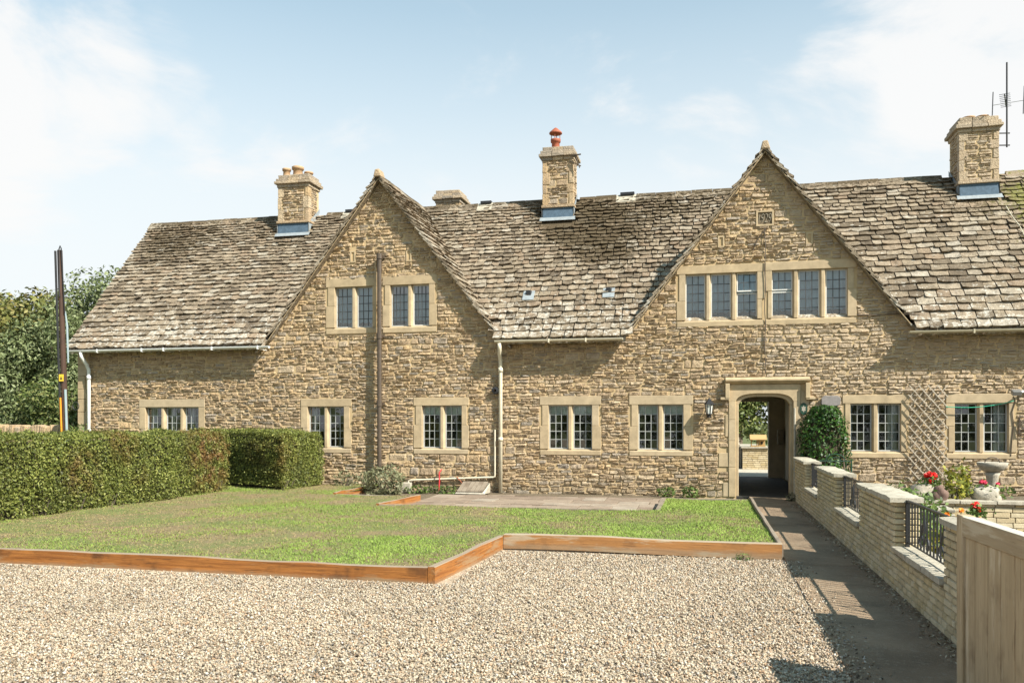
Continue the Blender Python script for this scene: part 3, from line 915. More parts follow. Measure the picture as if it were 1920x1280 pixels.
# ------------------------------------------------------------------ windows
def window(i, w):
    x0, x1, z0, z1, s0, s1, t0, t1, nl, nc, nr, style = w
    F = -.020; B = .17
    e = .055
    q = []
    for y in (.032, B):
        for d in (-.0015, e):
            q += [(x0 - d, y, z0 - d), (x1 + d, y, z0 - d), (x1 + d, y, z1 + d), (x0 - d, y, z1 + d)]
    fs = []
    for k in range(4):
        k2 = (k + 1) % 4
        fs += [(k, k2, 4 + k2, 4 + k), (8 + k, 12 + k, 12 + k2, 8 + k2), (k, 8 + k, 8 + k2, k2), (4 + k, 4 + k2, 12 + k2, 12 + k)]
    win = MB().add(q, fs, R.random()).build('window', 'dressed_stone', HOUSE)
    zc = (z0 + z1) / 2 + R.uniform(-.08, .08)
    for a, b, side in ((s0, x0, -1), (x1, s1, 1)):
        d1 = R.choice((0, .05)); d2 = .05 - d1
        for d_, za, zb in ((d1, z0 + .001, zc - .002), (d2, zc + .002, z1 - .001)):
            ga, gb = (a + d_, b) if side < 0 else (a, b - d_)
            MB().box(ga, gb, F + (.002 if d_ else 0), .031, za, zb, R.random(), .001).build('jamb_stone', 'dressed_stone', win, bevel=.007)
    MB().box(s0, s1, F - .004, .031, z1 + .002, t1 - .004, R.random(), .001).build('lintel', 'dressed_stone', win, bevel=.008)
    sl_ = MB().prism([(F - .006, t0 + .004), (F - .006, z0 - .035), (.031, z0 - .008), (.031, t0 + .004)], s0 + .01, s1 - .01, 'x', R.random())
    sl_.build('sill', 'dressed_stone', win, bevel=.005)
    mw = .115
    lw = (x1 - x0 - mw * (nl - 1)) / nl
    upper = style.startswith('upper')
    cam_m = 'came_dark' if upper else 'came_lead'
    panes = MB(); ld = MB()
    for l in range(nl):
        a = x0 + l * (lw + mw); b = a + lw
        if l < nl - 1:
            c = b + mw / 2
            MB().prism([(b, .15), (b, .075), (c - .030, .0), (c + .030, .0), (b + mw, .075), (b + mw, .15)], z0 - .002, z1 + .001, 'z', R.random()).build('mullion', 'dressed_stone', win, bevel=.004)
        fw = .024
        cm = 'casement_white' if (i in (9, 10) or (i == 8 and l == 1)) else 'casement_metal'
        top_open = (i == 9 and l == 2) or (i == 10 and l == 0)
        parts = [(z0 + .004, z1 - .004)]
        if top_open:
            zs = z1 - (z1 - z0) * .42
            parts = [(z0 + .004, zs - .012), (zs + .012, z1 - .004)]
        for q, (p0, p1) in enumerate(parts):
            yf = .10
            tilt = .10 if (q == 1 and i == 9) else (.03 if q == 1 else 0)
            cs = MB()
            rot = Matrix.Rotation(-tilt, 3, 'X'); piv = ((a + b) / 2, yf, p1)
            for bx in ((a + .002, a + fw, p0, p1), (b - fw, b - .002, p0, p1), (a + fw, b - fw, p1 - fw, p1), (a + fw, b - fw, p0, p0 + fw)):
                cs.box(bx[0], bx[1], yf - .016, yf + .016, bx[2], bx[3], rot=rot, about=piv)
            cs.build('casement', cm, win)
            rr = nr if len(parts) == 1 else (2 if q else 3)
            pw = (lw - 2 * fw) / nc; ph = (p1 - p0 - 2 * fw) / rr
            for ic in range(nc):
                for ir in range(rr):
                    px, pz = a + fw + pw * (ic + .5), p0 + fw + ph * (ir + .5)
                    ex, ez = R.gauss(0, .012), R.gauss(0, .012)
                    hw, hh = pw / 2 - .002, ph / 2 - .002
                    vs = [Vector((px + sx_ * hw, yf + ex * sx_ * hw + ez * sz_ * hh, pz + sz_ * hh)) for sx_, sz_ in ((-1, -1), (1, -1), (1, 1), (-1, 1))]
                    vs = [rot @ (v - Vector(piv)) + Vector(piv) for v in vs]
                    if i in (0, 7): panes.add(vs, [(0, 1, 2, 3)])
                    else: MB().add(vs, [(0, 1, 2, 3)]).build('pane', 'glass', win, recalc=False, loc=(px, yf, pz))
            lwid = .0085 if upper else .0068
            for ic in range(1, nc):
                xx = a + fw + pw * ic
                ld.box(xx - lwid, xx + lwid, yf - .006, yf + .005, p0 + fw, p1 - fw, rot=rot, about=piv)
            for ir in range(1, rr):
                zz = p0 + fw + ph * ir
                ld.box(a + fw, b - fw, yf - .005, yf + .006, zz - lwid, zz + lwid, rot=rot, about=piv)
    if panes.v: panes.build('leaded_panes', 'glass', win, kind='stuff', recalc=False)
    ld.build('leading', cam_m, win)
    # room behind: five inner faces
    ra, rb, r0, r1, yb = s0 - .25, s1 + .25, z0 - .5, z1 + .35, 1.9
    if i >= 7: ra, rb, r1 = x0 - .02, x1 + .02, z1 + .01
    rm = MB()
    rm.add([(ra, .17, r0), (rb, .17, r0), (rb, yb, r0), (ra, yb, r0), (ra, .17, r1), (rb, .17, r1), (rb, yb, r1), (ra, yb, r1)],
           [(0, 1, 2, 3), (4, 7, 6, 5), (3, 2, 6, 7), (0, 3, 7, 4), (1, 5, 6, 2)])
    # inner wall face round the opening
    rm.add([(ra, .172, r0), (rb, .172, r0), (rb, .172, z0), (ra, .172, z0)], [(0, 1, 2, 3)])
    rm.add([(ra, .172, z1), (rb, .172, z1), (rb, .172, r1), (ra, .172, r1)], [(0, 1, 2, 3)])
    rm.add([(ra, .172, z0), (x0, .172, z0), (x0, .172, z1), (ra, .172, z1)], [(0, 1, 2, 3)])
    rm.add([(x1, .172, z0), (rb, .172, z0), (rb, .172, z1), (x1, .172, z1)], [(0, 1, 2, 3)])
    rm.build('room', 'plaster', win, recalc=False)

    def curtain(a, b, c0, c1, y, mat, name='curtain', folds=22, amp=.018):
        cb = MB(); n = max(6, int((b - a) * 60))
        vs = []
        for k in range(n + 1):
            x = a + (b - a) * k / n
            yy = y + amp * math.sin(x * 2 * PI * folds / 2) + amp * .5 * math.sin(x * 2 * PI * folds * .81 + 1)
            vs += [(x, yy, c0), (x, yy, c1)]
        cb.add(vs, [(2 * k, 2 * k + 2, 2 * k + 3, 2 * k + 1) for k in range(n)])
        cb.build(name, mat, win, recalc=False)
    H = z1 - z0
    if style == 'pelmet':
        for l in range(nl):
            a = x0 + l * (lw + mw)
            curtain(a + .01, a + lw - .01, z1 - .20, z1 - .026, .132, 'blind_green', 'blind', 10, .003)
    elif style == 'curtain':
        for l in range(nl):
            a = x0 + l * (lw + mw)
            curtain(a, a + lw * .33, z0 - .1, z1 + .05, .24, 'curtain_white')
    elif style == 'left_curtain':
        curtain(x0, x0 + .13, z0 - .1, z1 + .05, .24, 'curtain_white')
    elif style == 'right_curtain':
        curtain(x1 - .20, x1 - .02, z0 - .1, z1 + .05, .24, 'curtain_white')
        curtain(x0 - .02, x0 + .08, z0 - .1, z1 + .05, .26, 'net_blue')
    elif style == 'upper':
        if i == 7:
            curtain(x0, x0 + .08, z0 - .1, z1, .22, 'curtain_white')
        curtain(x0 + .001, x1 - .001, z0 + .003, z1 - .003, .185, 'net_blue', 'net_curtain', 14, .012)
    elif style == 'upper_blind':
        [curtain(x0 + l * (lw + mw) + .01, x0 + l * (lw + mw) + lw - .01, z1 - .19, z1 - .026, .132, 'lilac_blind', 'blind', 10, .003) for l in range(nl)]
        curtain(x0, x0 + .07, z0 - .1, z1, .24, 'curtain_white')
        curtain(x0 + .001, x1 - .001, z0 + .003, z1 - .003, .20, 'net_blue', 'net_curtain', 14, .012)
    return win


WOBJ = [window(i, w) for i, w in enumerate(WIN)]

# ------------------------------------------------------------------ archway and passage
CXA = (ARCH[0] + ARCH[1]) / 2


def arch_z(x, inset=0.0):
    t = min(1.0, abs(x - CXA) / ((ARCH[1] - ARCH[0]) / 2 + inset))
    return 1.925 + inset + .165 * (1 - t ** 3.6) ** .6


def arch_order(y0, y1, inset, xo0, xo1, zt, rnd, name, parent):
    b = MB()
    a0, a1 = ARCH[0] - inset, ARCH[1] + inset
    n = 28
    pts = [(a0 + (a1 - a0) * k / n, arch_z(a0 + (a1 - a0) * k / n, inset)) for k in range(n + 1)]
    for (xa, za), (xb, zb) in zip(pts[:-1], pts[1:]):
        b.add([(xa, y0, za), (xb, y0, zb), (xb, y0, zt), (xa, y0, zt), (xa, y1, za), (xb, y1, zb), (xb, y1, zt), (xa, y1, zt)],
              [(0, 1, 2, 3), (0, 4, 5, 1), (4, 7, 6, 5), (3, 2, 6, 7)], rnd)
    b.box(xo0, a0, y0, y1, arch_z(a0, inset), zt, rnd); b.box(a1, xo1, y0, y1, arch_z(a1, inset), zt, rnd)
    return b.build(name, 'dressed_stone', parent, recalc=False)


ARCHWAY = arch_order(-.032, .09, .065, .45, 1.87, 2.335, .4, 'archway', HOUSE)
for a, b_ in ((.45, ARCH[0] - .065), (ARCH[1] + .065, 1.87)):
    z = 0; zt_ = arch_z(ARCH[0] - .065, .065)
    for h in (.62, .55, .44, .6):
        z2 = min(z + h, zt_)
        MB().box(a, b_, -.03, .09, z + .003, z2 - .002, R.random(), .001).build('jamb_stone', 'dressed_stone', ARCHWAY, bevel=.006); z = z2
for a, b_ in ((ARCH[0] - .10, ARCH[0]), (ARCH[1], ARCH[1] + .10)):
    MB().box(a, b_, .035, .34, 0, arch_z(ARCH[0], 0), .6).build('inner_jamb', 'dressed_stone', ARCHWAY, bevel=.012)
arch_order(.034, .34, 0.0, ARCH[0] - .10, ARCH[1] + .10, 2.30, .6, 'inner_arch', ARCHWAY)
hood = MB()
hood.prism([(-.03, 2.345), (-.07, 2.365), (-.135, 2.41), (-.135, 2.445), (-.03, 2.487), (.02, 2.487), (.02, 2.345)], .38, 2.05, 'x', .5)
for a, s in ((.38, 1), (2.05, -1)):
    hood.box(min(a, a + s * .085), max(a, a + s * .085), -.125, .02, 2.05, 2.36, .5)
    hood.box(min(a - s * .10, a + s * .075), max(a - s * .10, a + s * .075), -.115, .02, 2.02, 2.075, .5)
hood.build('hood_mould', 'dressed_stone', ARCHWAY, bevel=.006)
# passage through the house
ps = MB()
PX0, PX1 = .52, 2.08
ps.add([(PX0, .1, 0), (PX0, 6.2, 0), (PX0, 6.2, 2.5), (PX0, .1, 2.5)], [(0, 1, 2, 3)])
ps.add([(PX1, .1, 0), (PX1, 6.2, 0), (PX1, 6.2, 2.5), (PX1, .1, 2.5)], [(0, 3, 2, 1)])
ps.add([(PX0, .1, 2.5), (PX1, .1, 2.5), (PX1, 6.2, 2.5), (PX0, 6.2, 2.5)], [(0, 3, 2, 1)])
ps.box(1.69, PX1, 6.05, 6.18, 0, 2.5); ps.box(PX0, .59, 6.05, 6.18, 0, 2.5); ps.box(.59, 1.69, 6.05, 6.18, 2.13, 2.5)
ps.box(1.80, PX1, .1, .34, 0, 2.5)
PASS = ps.build('passage', 'passage_plaster', HOUSE, recalc=False)
MB().box(2.02, 2.075, 3.4, 4.3, .03, 2.0).build('passage_door', 'door_dark', PASS)
MB().box(1.88, 2.02, 5.7, 6.04, .95, 1.35).build('meter_box', 'rock_grey', PASS, bevel=.01)
MB().box(1.655, 1.69, 6.02, 6.2, .02, 2.13).build('door_post', 'cream_paint', PASS)
MB().tube([(1.755, -.045, .02), (1.755, -.045, 1.85)], .022, 8).box(1.72, 1.79, -.07, -.02, .58, .62).build('conduit', 'concrete', HOUSE)

# ------------------------------------------------------------------ roofs
RY0, RZ0, RY1, RZ1 = -.31, 3.36, 3.0, 7.18
MS = (RZ1 - RZ0) / (RY1 - RY0)


def zmain(y): return RZ0 + MS * (y - RY0) if y <= RY1 else RZ1 - MS * (y - RY1)


def zgab(x):
    t = -9
    for xc in GABLES:
        d = abs(x - xc)
        z = 7.15 - 1.31 * d if d < 2.75 else 3.5475 - .85 * (d - 2.75)
        t = max(t, z)
    return t


deck = MB()
th = .07
YW = .03
for a, b_ in ((XL - .1, GABLES[0] - 2.84), (GABLES[0] + 2.84, GABLES[1] - 2.84), (GABLES[1] + 2.84, XR)):
    deck.add([(a, RY0 + .03, RZ0 - .03), (b_, RY0 + .03, RZ0 - .03), (b_, YW, zmain(YW) - .06), (a, YW, zmain(YW) - .06),
              (a, RY0 + .05, RZ0 - .1), (b_, RY0 + .05, RZ0 - .1), (b_, YW, zmain(YW) - .13), (a, YW, zmain(YW) - .13)],
             [(0, 1, 2, 3), (4, 7, 6, 5), (0, 4, 5, 1), (0, 3, 7, 4), (1, 5, 6, 2)])
deck.add([(XL - .1, YW, zmain(YW) - .06), (XR, YW, zmain(YW) - .06), (XR, RY1, RZ1 - .03), (XL - .1, RY1, RZ1 - .03), (XL - .1, YW, zmain(YW) - .13), (XL - .1, RY1, RZ1 - .13)], [(0, 1, 2, 3), (0, 3, 5, 4)])
deck.add([(XL - .1, RY1, RZ1), (XR, RY1, RZ1), (XR, 6.5, RZ1 - MS * 3.5), (XL - .1, 6.5, RZ1 - MS * 3.5)], [(0, 1, 2, 3)])
for xc in GABLES:
    for s in (-1, 1):
        pr = [(0, 7.125), (2.75, 3.5225), (3.10, 3.225)]
        for (d0, z0), (d1, z1) in zip(pr[:-1], pr[1:]):
            q = []
            for dz in (0, -.04):
                q += [(xc + s * d0, -.165, z0 + dz), (xc + s * d1, -.165, z1 + dz), (xc + s * d1, 3.0, z1 + dz), (xc + s * d0, 3.0, z0 + dz)]
            deck.add(q, [(0, 1, 2, 3), (7, 6, 5, 4), (0, 4, 5, 1)], .3)
ROOF = deck.build('roof', 'stone_tile', HOUSE, recalc=False)

tiles = []        # (verts, faces, centre, area)


def tile(O, ax, t, n, w, L, thick, rng):
    """one rough stone tile: O = middle of the lower edge on the deck"""
    nx = 4; ny = 3
    lift = thick * .9 + rng.uniform(0, .014)
    roll = rng.uniform(-.013, .013)
    rot = rng.uniform(-.025, .025)
    ax2 = (ax + t * rot).normalized(); t2 = (t - ax * rot).normalized()
    le = rng.uniform(-.012, .012)
    V = []
    for j in range(ny):
        v = j / (ny - 1)
        for i in range(nx):
            u = i / (nx - 1) - .5
            uu = u * w * (1 - .0 * v) + (rng.uniform(-.006, .006))
            vv = v * L + (le + rng.uniform(-.013, .010) if j == 0 else 0)
            if j == 0 and i in (0, nx - 1): vv += rng.uniform(.0, .028)
            d = lift * (1 - v) + .004 + roll * u * 2 * (1 - v) + (rng.uniform(-.006, .006)) + thick * .7 * (1 - v)
            V.append(O + ax2 * uu + t2 * vv + n * d)
    bot = [V[i] - n * thick * rng.uniform(.85, 1.2) + t2 * rng.uniform(0, .012) for i in range(nx)]
    sl_ = [V[j * nx] - n * thick for j in range(1, ny)]
    sr = [V[j * nx + nx - 1] - n * thick for j in range(1, ny)]
    base = len(V); V += bot; bl = len(V); V += sl_; br_ = len(V); V += sr
    F = [(j * nx + i, j * nx + i + 1, (j + 1) * nx + i + 1, (j + 1) * nx + i) for j in range(ny - 1) for i in range(nx - 1)]
    F += [(base + i, base + i + 1, i + 1, i) for i in range(nx - 1)]
    F += [(base, 0, nx, bl), (bl, nx, 2 * nx, bl + 1)]
    F += [(nx - 1, base + nx - 1, br_, 2 * nx - 1), (2 * nx - 1, br_, br_ + 1, 3 * nx - 1)]
    return V, F


def rows(length, e0, e1, s0=0.0):
    out = []; s = s0
    while s < length - e1 * .6:
        e = e0 + (e1 - e0) * (s / length) ** .8
        out.append((s, e)); s += e
    return out


CH = [(-11.26, -10.36), (-4.00, -3.22), (5.50, 6.31)]
CHD = [(2.42, 3.12), (2.45, 3.05), (2.42, 3.2)]
tv = Vector((0, RY1 - RY0, RZ1 - RZ0)).normalized(); nv_ = Vector((0, -tv.z, tv.y)); axx = Vector((1, 0, 0))
Lm = math.hypot(RY1 - RY0, RZ1 - RZ0)
for xa, xb, e0, e1, kw in ((XL - .13, GABLES[0], .20, .105, .86), (GABLES[0], GABLES[1], .21, .115, .80), (GABLES[1], XR, .24, .130, .95)):
    for s, e in rows(Lm, e0, e1):
        x = xa + R.uniform(-.02, .02) if xa < -15 else xa - R.uniform(0, .2)
        big = (.15 + .85 * e) * kw
        while x < xb:
            w = big * R.uniform(.62, 1.42)
            O = Vector((x + w / 2, RY0, RZ0)) + tv * (s + R.uniform(-.010, .010))
            cpt = O + tv * e * .5
            hid = zgab(cpt.x) > zmain(cpt.y) + .24 or (cpt.y < .06 and any(abs(cpt.x - g_) < 2.74 for g_ in GABLES))
            for (c0, c1), (d0, d1) in zip(CH, CHD):
                if c0 - .02 < x + w * .5 < c1 + .02 and d0 - .12 < cpt.y: hid = True
            if not hid:
                V, F = tile(O, axx, tv, nv_, w - R.uniform(.012, .026), min(e * 1.7, Lm - s + .02), R.uniform(.024, .042), R)
                tiles.append((V, F, cpt, w * e))
            x += w
for xc in GABLES:
    for sg in (-1, 1):
        P0, P1, P2 = Vector((xc + sg * 3.12, 0, 3.233)), Vector((xc + sg * 2.75, 0, 3.5475)), Vector((xc, 0, 7.15))
        l1 = (P1 - P0).length; Lg = l1 + (P2 - P1).length
        for s, e in rows(Lg, .24, .14):
            a, b_ = (P0, P1) if s < l1 * .8 else (P1, P2)
            t = (b_ - a).normalized()
            base = a + t * (s if s < l1 * .8 else s - l1)
            n = Vector((-t.z, 0, t.x)) if sg < 0 else Vector((t.z, 0, -t.x))
            if n.z < 0: n = -n
            y = -.20 + R.uniform(-.018, .012)
            big = .15 + .85 * e
            while y < 3.0:
                w = big * R.uniform(.65, 1.35)
                O = Vector((base.x, y + w / 2, base.z)) + t * R.uniform(-.008, .008)
                cpt = O + t * e * .5
                if zgab(cpt.x) < zmain(cpt.y) - .10: break
                V, F = tile(O, Vector((0, 1, 0)), t, n, w - .008, min(e * 1.75, Lg - s + .01), R.uniform(.030, .048), R)
                tiles.append((V, F, cpt, w * e * (.7 if sg > 0 else .1)))
                y += w
tiles.sort(key=lambda q: -shown(q[2].x, q[2].y, q[2].z, 1, q[3]))
rest = MB()
for i, (V, F, c, a) in enumerate(tiles):
    r = R.random()
    if i < 300: MB().add(V, F, r).build('roof_tile', 'stone_tile', ROOF, loc=c, recalc=False)
    else: rest.add(V, F, r)
rest.build('stone_tiles', 'stone_tile', ROOF, kind='stuff', recalc=False)


def ridge_piece(c, ax, half, mat='stone_tile', name='ridge_stone', h=.0, slope=MS, wd=.17):
    """an inverted V of stone"""
    sd = Vector((-ax.y, ax.x, 0))
    V = []
    for u in (-half, half):
        o = Vector(c) + ax * u
        j = R.uniform(-.008, .010)
        for du, dz in ((-wd, -wd * slope), (0, 0), (wd, -wd * slope), (wd - .012, -wd * slope - .035), (0, -.05), (-wd + .012, -wd * slope - .035)):
            V.append(o + sd * du + Vector((0, 0, dz + j + h)))
    F = [(0, 1, 7, 6), (1, 2, 8, 7), (2, 3, 9, 8), (0, 6, 11, 5), (0, 5, 4, 1), (1, 4, 3, 2), (6, 7, 10, 11), (7, 8, 9, 10)]
    return MB().add(V, F, R.random()).build(name, mat, ROOF, loc=c)


x = XL - .14
while x < XR - .2:
    l = R.uniform(.38, .52)
    if not any(c0 - .1 < x + l / 2 < c1 + .1 for c0, c1 in CH):
        vent = next((v for v in (-9.50, -5.54, -1.91) if abs(x + l / 2 - v) < l / 2), None)
        if vent is not None:
            o = ridge_piece((x + l / 2, RY1, RZ1 + .075), Vector((1, 0, 0)), l / 2 - .004, 'coping_stone', 'ridge_vent', wd=.19)
            MB().box(x + l * .2, x + l * .9, RY1 - .07, RY1 + .07, RZ1 + .05, RZ1 + .115).build('vent_cowl', 'dark_plastic', o)
        else:
            ridge_piece((x + l / 2, RY1, RZ1 + .075), Vector((1, 0, 0)), l / 2 - .004)
    x += l
for xc in GABLES:
    y = -.225
    while y < 2.9:
        l = R.uniform(.34, .46)
        ridge_piece((xc, y + l / 2, 7.245), Vector((0, 1, 0)), l / 2 - .003, slope=1.31, wd=.13)
        y += l
    # apex stone of the gable
    MB().prism([(xc - .10, 7.14), (xc - .055, 7.31), (xc + .045, 7.32), (xc + .10, 7.14)], -.235, .05, 'y', .3).build('apex_stone', 'rubble_stone', ROOF, bevel=.025)
# mortar bedding under the verge tiles
for xc in GABLES:
    for s in (-1, 1):
        MB().add([(xc, -.17, 7.10), (xc + s * 2.75, -.17, 3.497), (xc + s * 2.75, -.17, 3.513), (xc, -.17, 7.116),
                  (xc, -.02, 7.085), (xc + s * 2.75, -.02, 3.482)], [(0, 1, 2, 3), (0, 4, 5, 1)], .5).build('verge', 'lime_mortar', ROOF)
# lead slates with small cowls
for vx, vy in ((-3.94, .55), (-2.12, .55)):
    zz = zmain(vy) + .07
    o = MB().add([Vector((vx + u, vy + v, zz + v * MS)) + nv_ * d for d in (0, .02) for u, v in ((-.13, -.10), (.13, -.10), (.13, .10), (-.13, .10))],
                 [(4, 5, 6, 7), (0, 1, 5, 4), (1, 2, 6, 5), (2, 3, 7, 6), (3, 0, 4, 7)]).build('tile_vent', 'lead_edge', ROOF)
    MB().box(vx - .06, vx + .06, vy - .02, vy + .10, zz - .0, zz + .13).build('vent_cowl', 'dark_plastic', o, bevel=.02)
# thin cable lying on the right-hand slope
pts = [Vector((6.35 + .35 * k / 8 + R.uniform(-.02, .02), 2.1 - 1.9 * k / 8, zmain(2.1 - 1.9 * k / 8) + .11)) for k in range(9)]
MB().tube(pts, .008, 5).build('roof_cable', 'cream_paint', ROOF)


# ------------------------------------------------------------------ chimneys
def face_stones(b, o, ux, n, Wd, z0, z1, rng, margin):
    f = lambda a, c: [(margin, Wd - margin)]
    for u, v, w, h in course_rubble(z0, z1, [], f, rng, .92, .011):
        if w < .02 or h < .015: continue
        V, F = rubble_stone(w, h, rng, .9)
        b.add([o + ux * (u + p) + Vector((0, 0, v + q)) + n * d for p, q, d in V], F, rng.choice((rng.uniform(0, .2), rng.uniform(.78, 1), rng.random())))


def chimney(x0, x1, y0, y1, zb, zt, lean=0, front_flash=True, zlead=None):
    ch = MB().box(x0 + .012, x1 - .012, y0 + .012, y1 - .012, zb - 1.2, zt - .05).build('chimney', 'lime_mortar', HOUSE)
    b = MB()
    cap0 = zt - .34
    qw = .13
    for o, ux, n, Wd in ((Vector((x0, y0 + .012, 0)), Vector((1, 0, 0)), Vector((0, -1, 0)), x1 - x0),
                         (Vector((x1 - .012, y0, 0)), Vector((0, 1, 0)), Vector((1, 0, 0)), y1 - y0),
                         (Vector((x0 + .012, y1, 0)), Vector((0, -1, 0)), Vector((-1, 0, 0)), y1 - y0)):
        face_stones(b, o, ux, n, Wd, zb + .09, cap0, R, qw)
    b.build('stonework', 'rubble_stone', ch, kind='stuff', recalc=False)
    z = zb + .09; k = 0
    while z < cap0 - .02:
        h = min(R.uniform(.20, .34), cap0 - z)
        for cx_, s in ((x0, 1), (x1, -1)):
            a = qw + (.05 if (k + (s > 0)) % 2 else -.02)
            MB().box(min(cx_ - s * .004, cx_ + s * a), max(cx_ - s * .004, cx_ + s * a), y0 - .006, y0 + .16, z + .004, z + h - .004, R.uniform(.4, .85), .006).build('quoin', 'rubble_stone', ch, bevel=.010)
        z += h; k += 1
    dr = MB()
    dr.box(x0 - .03, x1 + .03, y0 - .05, y1 + .03, zb + .02, zb + .09, .3, .006)
    dr.build('drip_course', 'rubble_stone', ch, bevel=.012)
    for dz0, dz1, ov in ((.34, .255, .025), (.25, .175, .085), (.172, .095, .045), (.092, .0, .0)):
        n_ = 3
        for q in range(n_):
            xa = x0 - ov + (x1 - x0 + 2 * ov) * q / n_; xb = x0 - ov + (x1 - x0 + 2 * ov) * (q + 1) / n_
            MB().box(xa + .003, xb - .003, y0 - ov, y1 + ov, zt - dz0, zt - dz1, R.uniform(.75, 1), .008).build('cap_stone', 'rubble_stone', ch, bevel=.012)
    if front_flash:
        zr = zlead
        f = MB()
        f.add([(x0 + .01, y0 - .004, zb + .03), (x1 - .01, y0 - .004, zb + .03), (x1 - .005, y0 - .03, zr + .07), (x0 + .005, y0 - .03, zr + .07)], [(0, 3, 2, 1)])
        f.add([(x0 + .02, y0 - .034, zr + .09), (x1 - .02, y0 - .034, zr + .09)] + [(x1 - .02, y0 - .004, zb + .02), (x0 + .02, y0 - .004, zb + .02)], [(0, 1, 2, 3)])
        fo = f.build('flashing', 'lead', ch, recalc=False)
        yl = y0 - .115
        MB().add([(x0 - .05, y0 - .02, zmain(y0 - .02) + .085), (x1 + .05, y0 - .02, zmain(y0 - .02) + .085), (x1 + .06, yl, zmain(yl) + .085), (x0 - .06, yl, zmain(yl) + .085)], [(0, 3, 2, 1)]).build('flashing_apron', 'lead_edge', ch, recalc=False)
        for xx, s in ((x0, -1), (x1, 1)):
            MB().add([(xx + s * .012, y0 - .03, zmain(y0) + .05), (xx + s * .012, y1, zmain(y1) + .05 if y1 < 3 else RZ1 + .1), (xx + s * .012, y1, (zmain(y1) if y1 < 3 else RZ1) + .22), (xx + s * .012, y0 - .03, zmain(y0) + .30)], [(0, 1, 2, 3)]).build('side_flashing', 'lead_edge', ch, recalc=False)
    return ch


def pot(ch, x, y, z, r, h, mat):
    MB().lathe([(r * .92, -.02), (r * .9, h * .25), (r * .85, h * .7), (r * 1.1, h * .74), (r * 1.12, h * .97), (r * 1.0, h), (r * .8, h), (r * .8, h * .4), (0.001, h * .4)], (x, y, z), 16).build('chimney_pot', mat, ch, smooth=True)


c1 = chimney(-11.26, -10.36, 2.48, 3.10, 6.87, 8.20, zlead=zmain(2.42))
pot(c1, -11.08, 2.62, 8.17, .105, .24, 'terracotta'); pot(c1, -10.80, 2.72, 8.17, .145, .30, 'terracotta'); pot(c1, -10.58, 2.92, 8.17, .11, .20, 'terracotta')
c2 = chimney(-4.00, -3.22, 2.50, 3.12, 6.88, 8.42, zlead=zmain(2.45))
pot(c2, -3.72, 2.8, 8.40, .115, .30, 'red_clay')
MB().tube([(-3.83, 2.8, 8.66), (-3.83, 2.8, 8.85)], .010, 5).tube([(-3.61, 2.8, 8.66), (-3.61, 2.8, 8.85)], .010, 5).tube([(-3.72, 2.69, 8.66), (-3.72, 2.69, 8.85)], .010, 5).tube([(-3.72, 2.91, 8.66), (-3.72, 2.91, 8.85)], .010, 5).build('cowl_leg', 'red_clay', c2)
MB().lathe([(.001, .16), (.05, .13), (.16, .03), (.165, .0), (.15, -.01), (.001, .0)], (-3.72, 2.8, 8.84), 18).build('cowl', 'red_clay', c2, smooth=True)
MB().tube([(-3.26, 2.44, 8.14), (-3.02, 2.40, 8.15)], .018, 6).tube([(-3.30, 2.46, 8.02), (-3.02, 2.40, 7.86)], .015, 6).tube([(-3.16, 2.43, 8.14), (-3.05, 2.40, 7.82)], .013, 6).build('bracket', 'brown_iron', c2)
c3 = chimney(5.50, 6.31, 2.46, 3.24, 6.85, 8.36, zlead=zmain(2.42))
for qx in (5.78, 6.06): pot(c3, qx, 2.75, 8.33, .125, .12, 'terracotta')
c4 = chimney(-7.20, -6.52, 3.7, 4.4, 6.60, 7.86, front_flash=False)

# ------------------------------------------------------------------ gutters and pipes
def gutter(x0, x1, y, z, mat, r=.055, brackets=()):
    b = MB()
    n = 8
    pr = [(y + r * math.cos(PI + PI * k / n), z + r * math.sin(PI + PI * k / n)) for k in range(n + 1)] + [(y + (r - .008) * math.cos(2 * PI - PI * k / n), z + (r - .008) * math.sin(2 * PI - PI * k / n)) for k in range(n + 1)]
    b.prism(pr, x0, x1, 'x')
    b.prism([(y + r * math.cos(PI + PI * k / n), z + r * math.sin(PI + PI * k / n)) for k in range(n + 1)], x0 - .006, x0 + .004, 'x')
    o = b.build('gutter', mat, HOUSE)
    for bx in brackets:
        MB().box(bx - .015, bx + .015, y - r - .008, y - r + .006, z - .07, z + .012).box(bx - .015, bx + .015, y - r, -.01, z - .075, z - .062).build('gutter_bracket', mat, o)
    return o


gutter(-15.40, -9.93, -.36, 3.33, 'white_plastic', brackets=(-14.55, -13.3, -12.7, -11.4, -10.2))
gutter(-4.50, -1.72, -.36, 3.335, 'cream_paint', .05, brackets=(-3.3, -2.5))
gutter(3.86, XR, -.36, 3.335, 'buff_gutter', .052, brackets=(5.0, 6.0))
MB().tube([(-15.05, -.36, 3.28), (-15.05, -.35, 3.18), (-15.05, -.28, 3.10), (-15.05, -.16, 2.98), (-15.05, -.09, 2.86), (-15.05, -.085, 2.7), (-15.05, -.085, 0)], .042, 10).tube([(-15.05, -.085, 2.62), (-15.05, -.085, 2.72)], .052, 10).tube([(-15.05, -.085, 1.3), (-15.05, -.085, 1.37)], .052, 10).build('downpipe', 'white_plastic', HOUSE, smooth=True)
MB().tube([(-4.40, -.36, 3.28), (-4.40, -.34, 3.16), (-4.43, -.22, 3.04), (-4.44, -.10, 2.90), (-4.44, -.085, 2.7), (-4.44, -.085, 0)], .043, 10).tube([(-4.44, -.085, 2.66), (-4.44, -.085, 2.76)], .055, 10).tube([(-4.44, -.085, 1.14), (-4.44, -.085, 1.22)], .055, 10).build('downpipe', 'cream_paint', HOUSE, smooth=True)
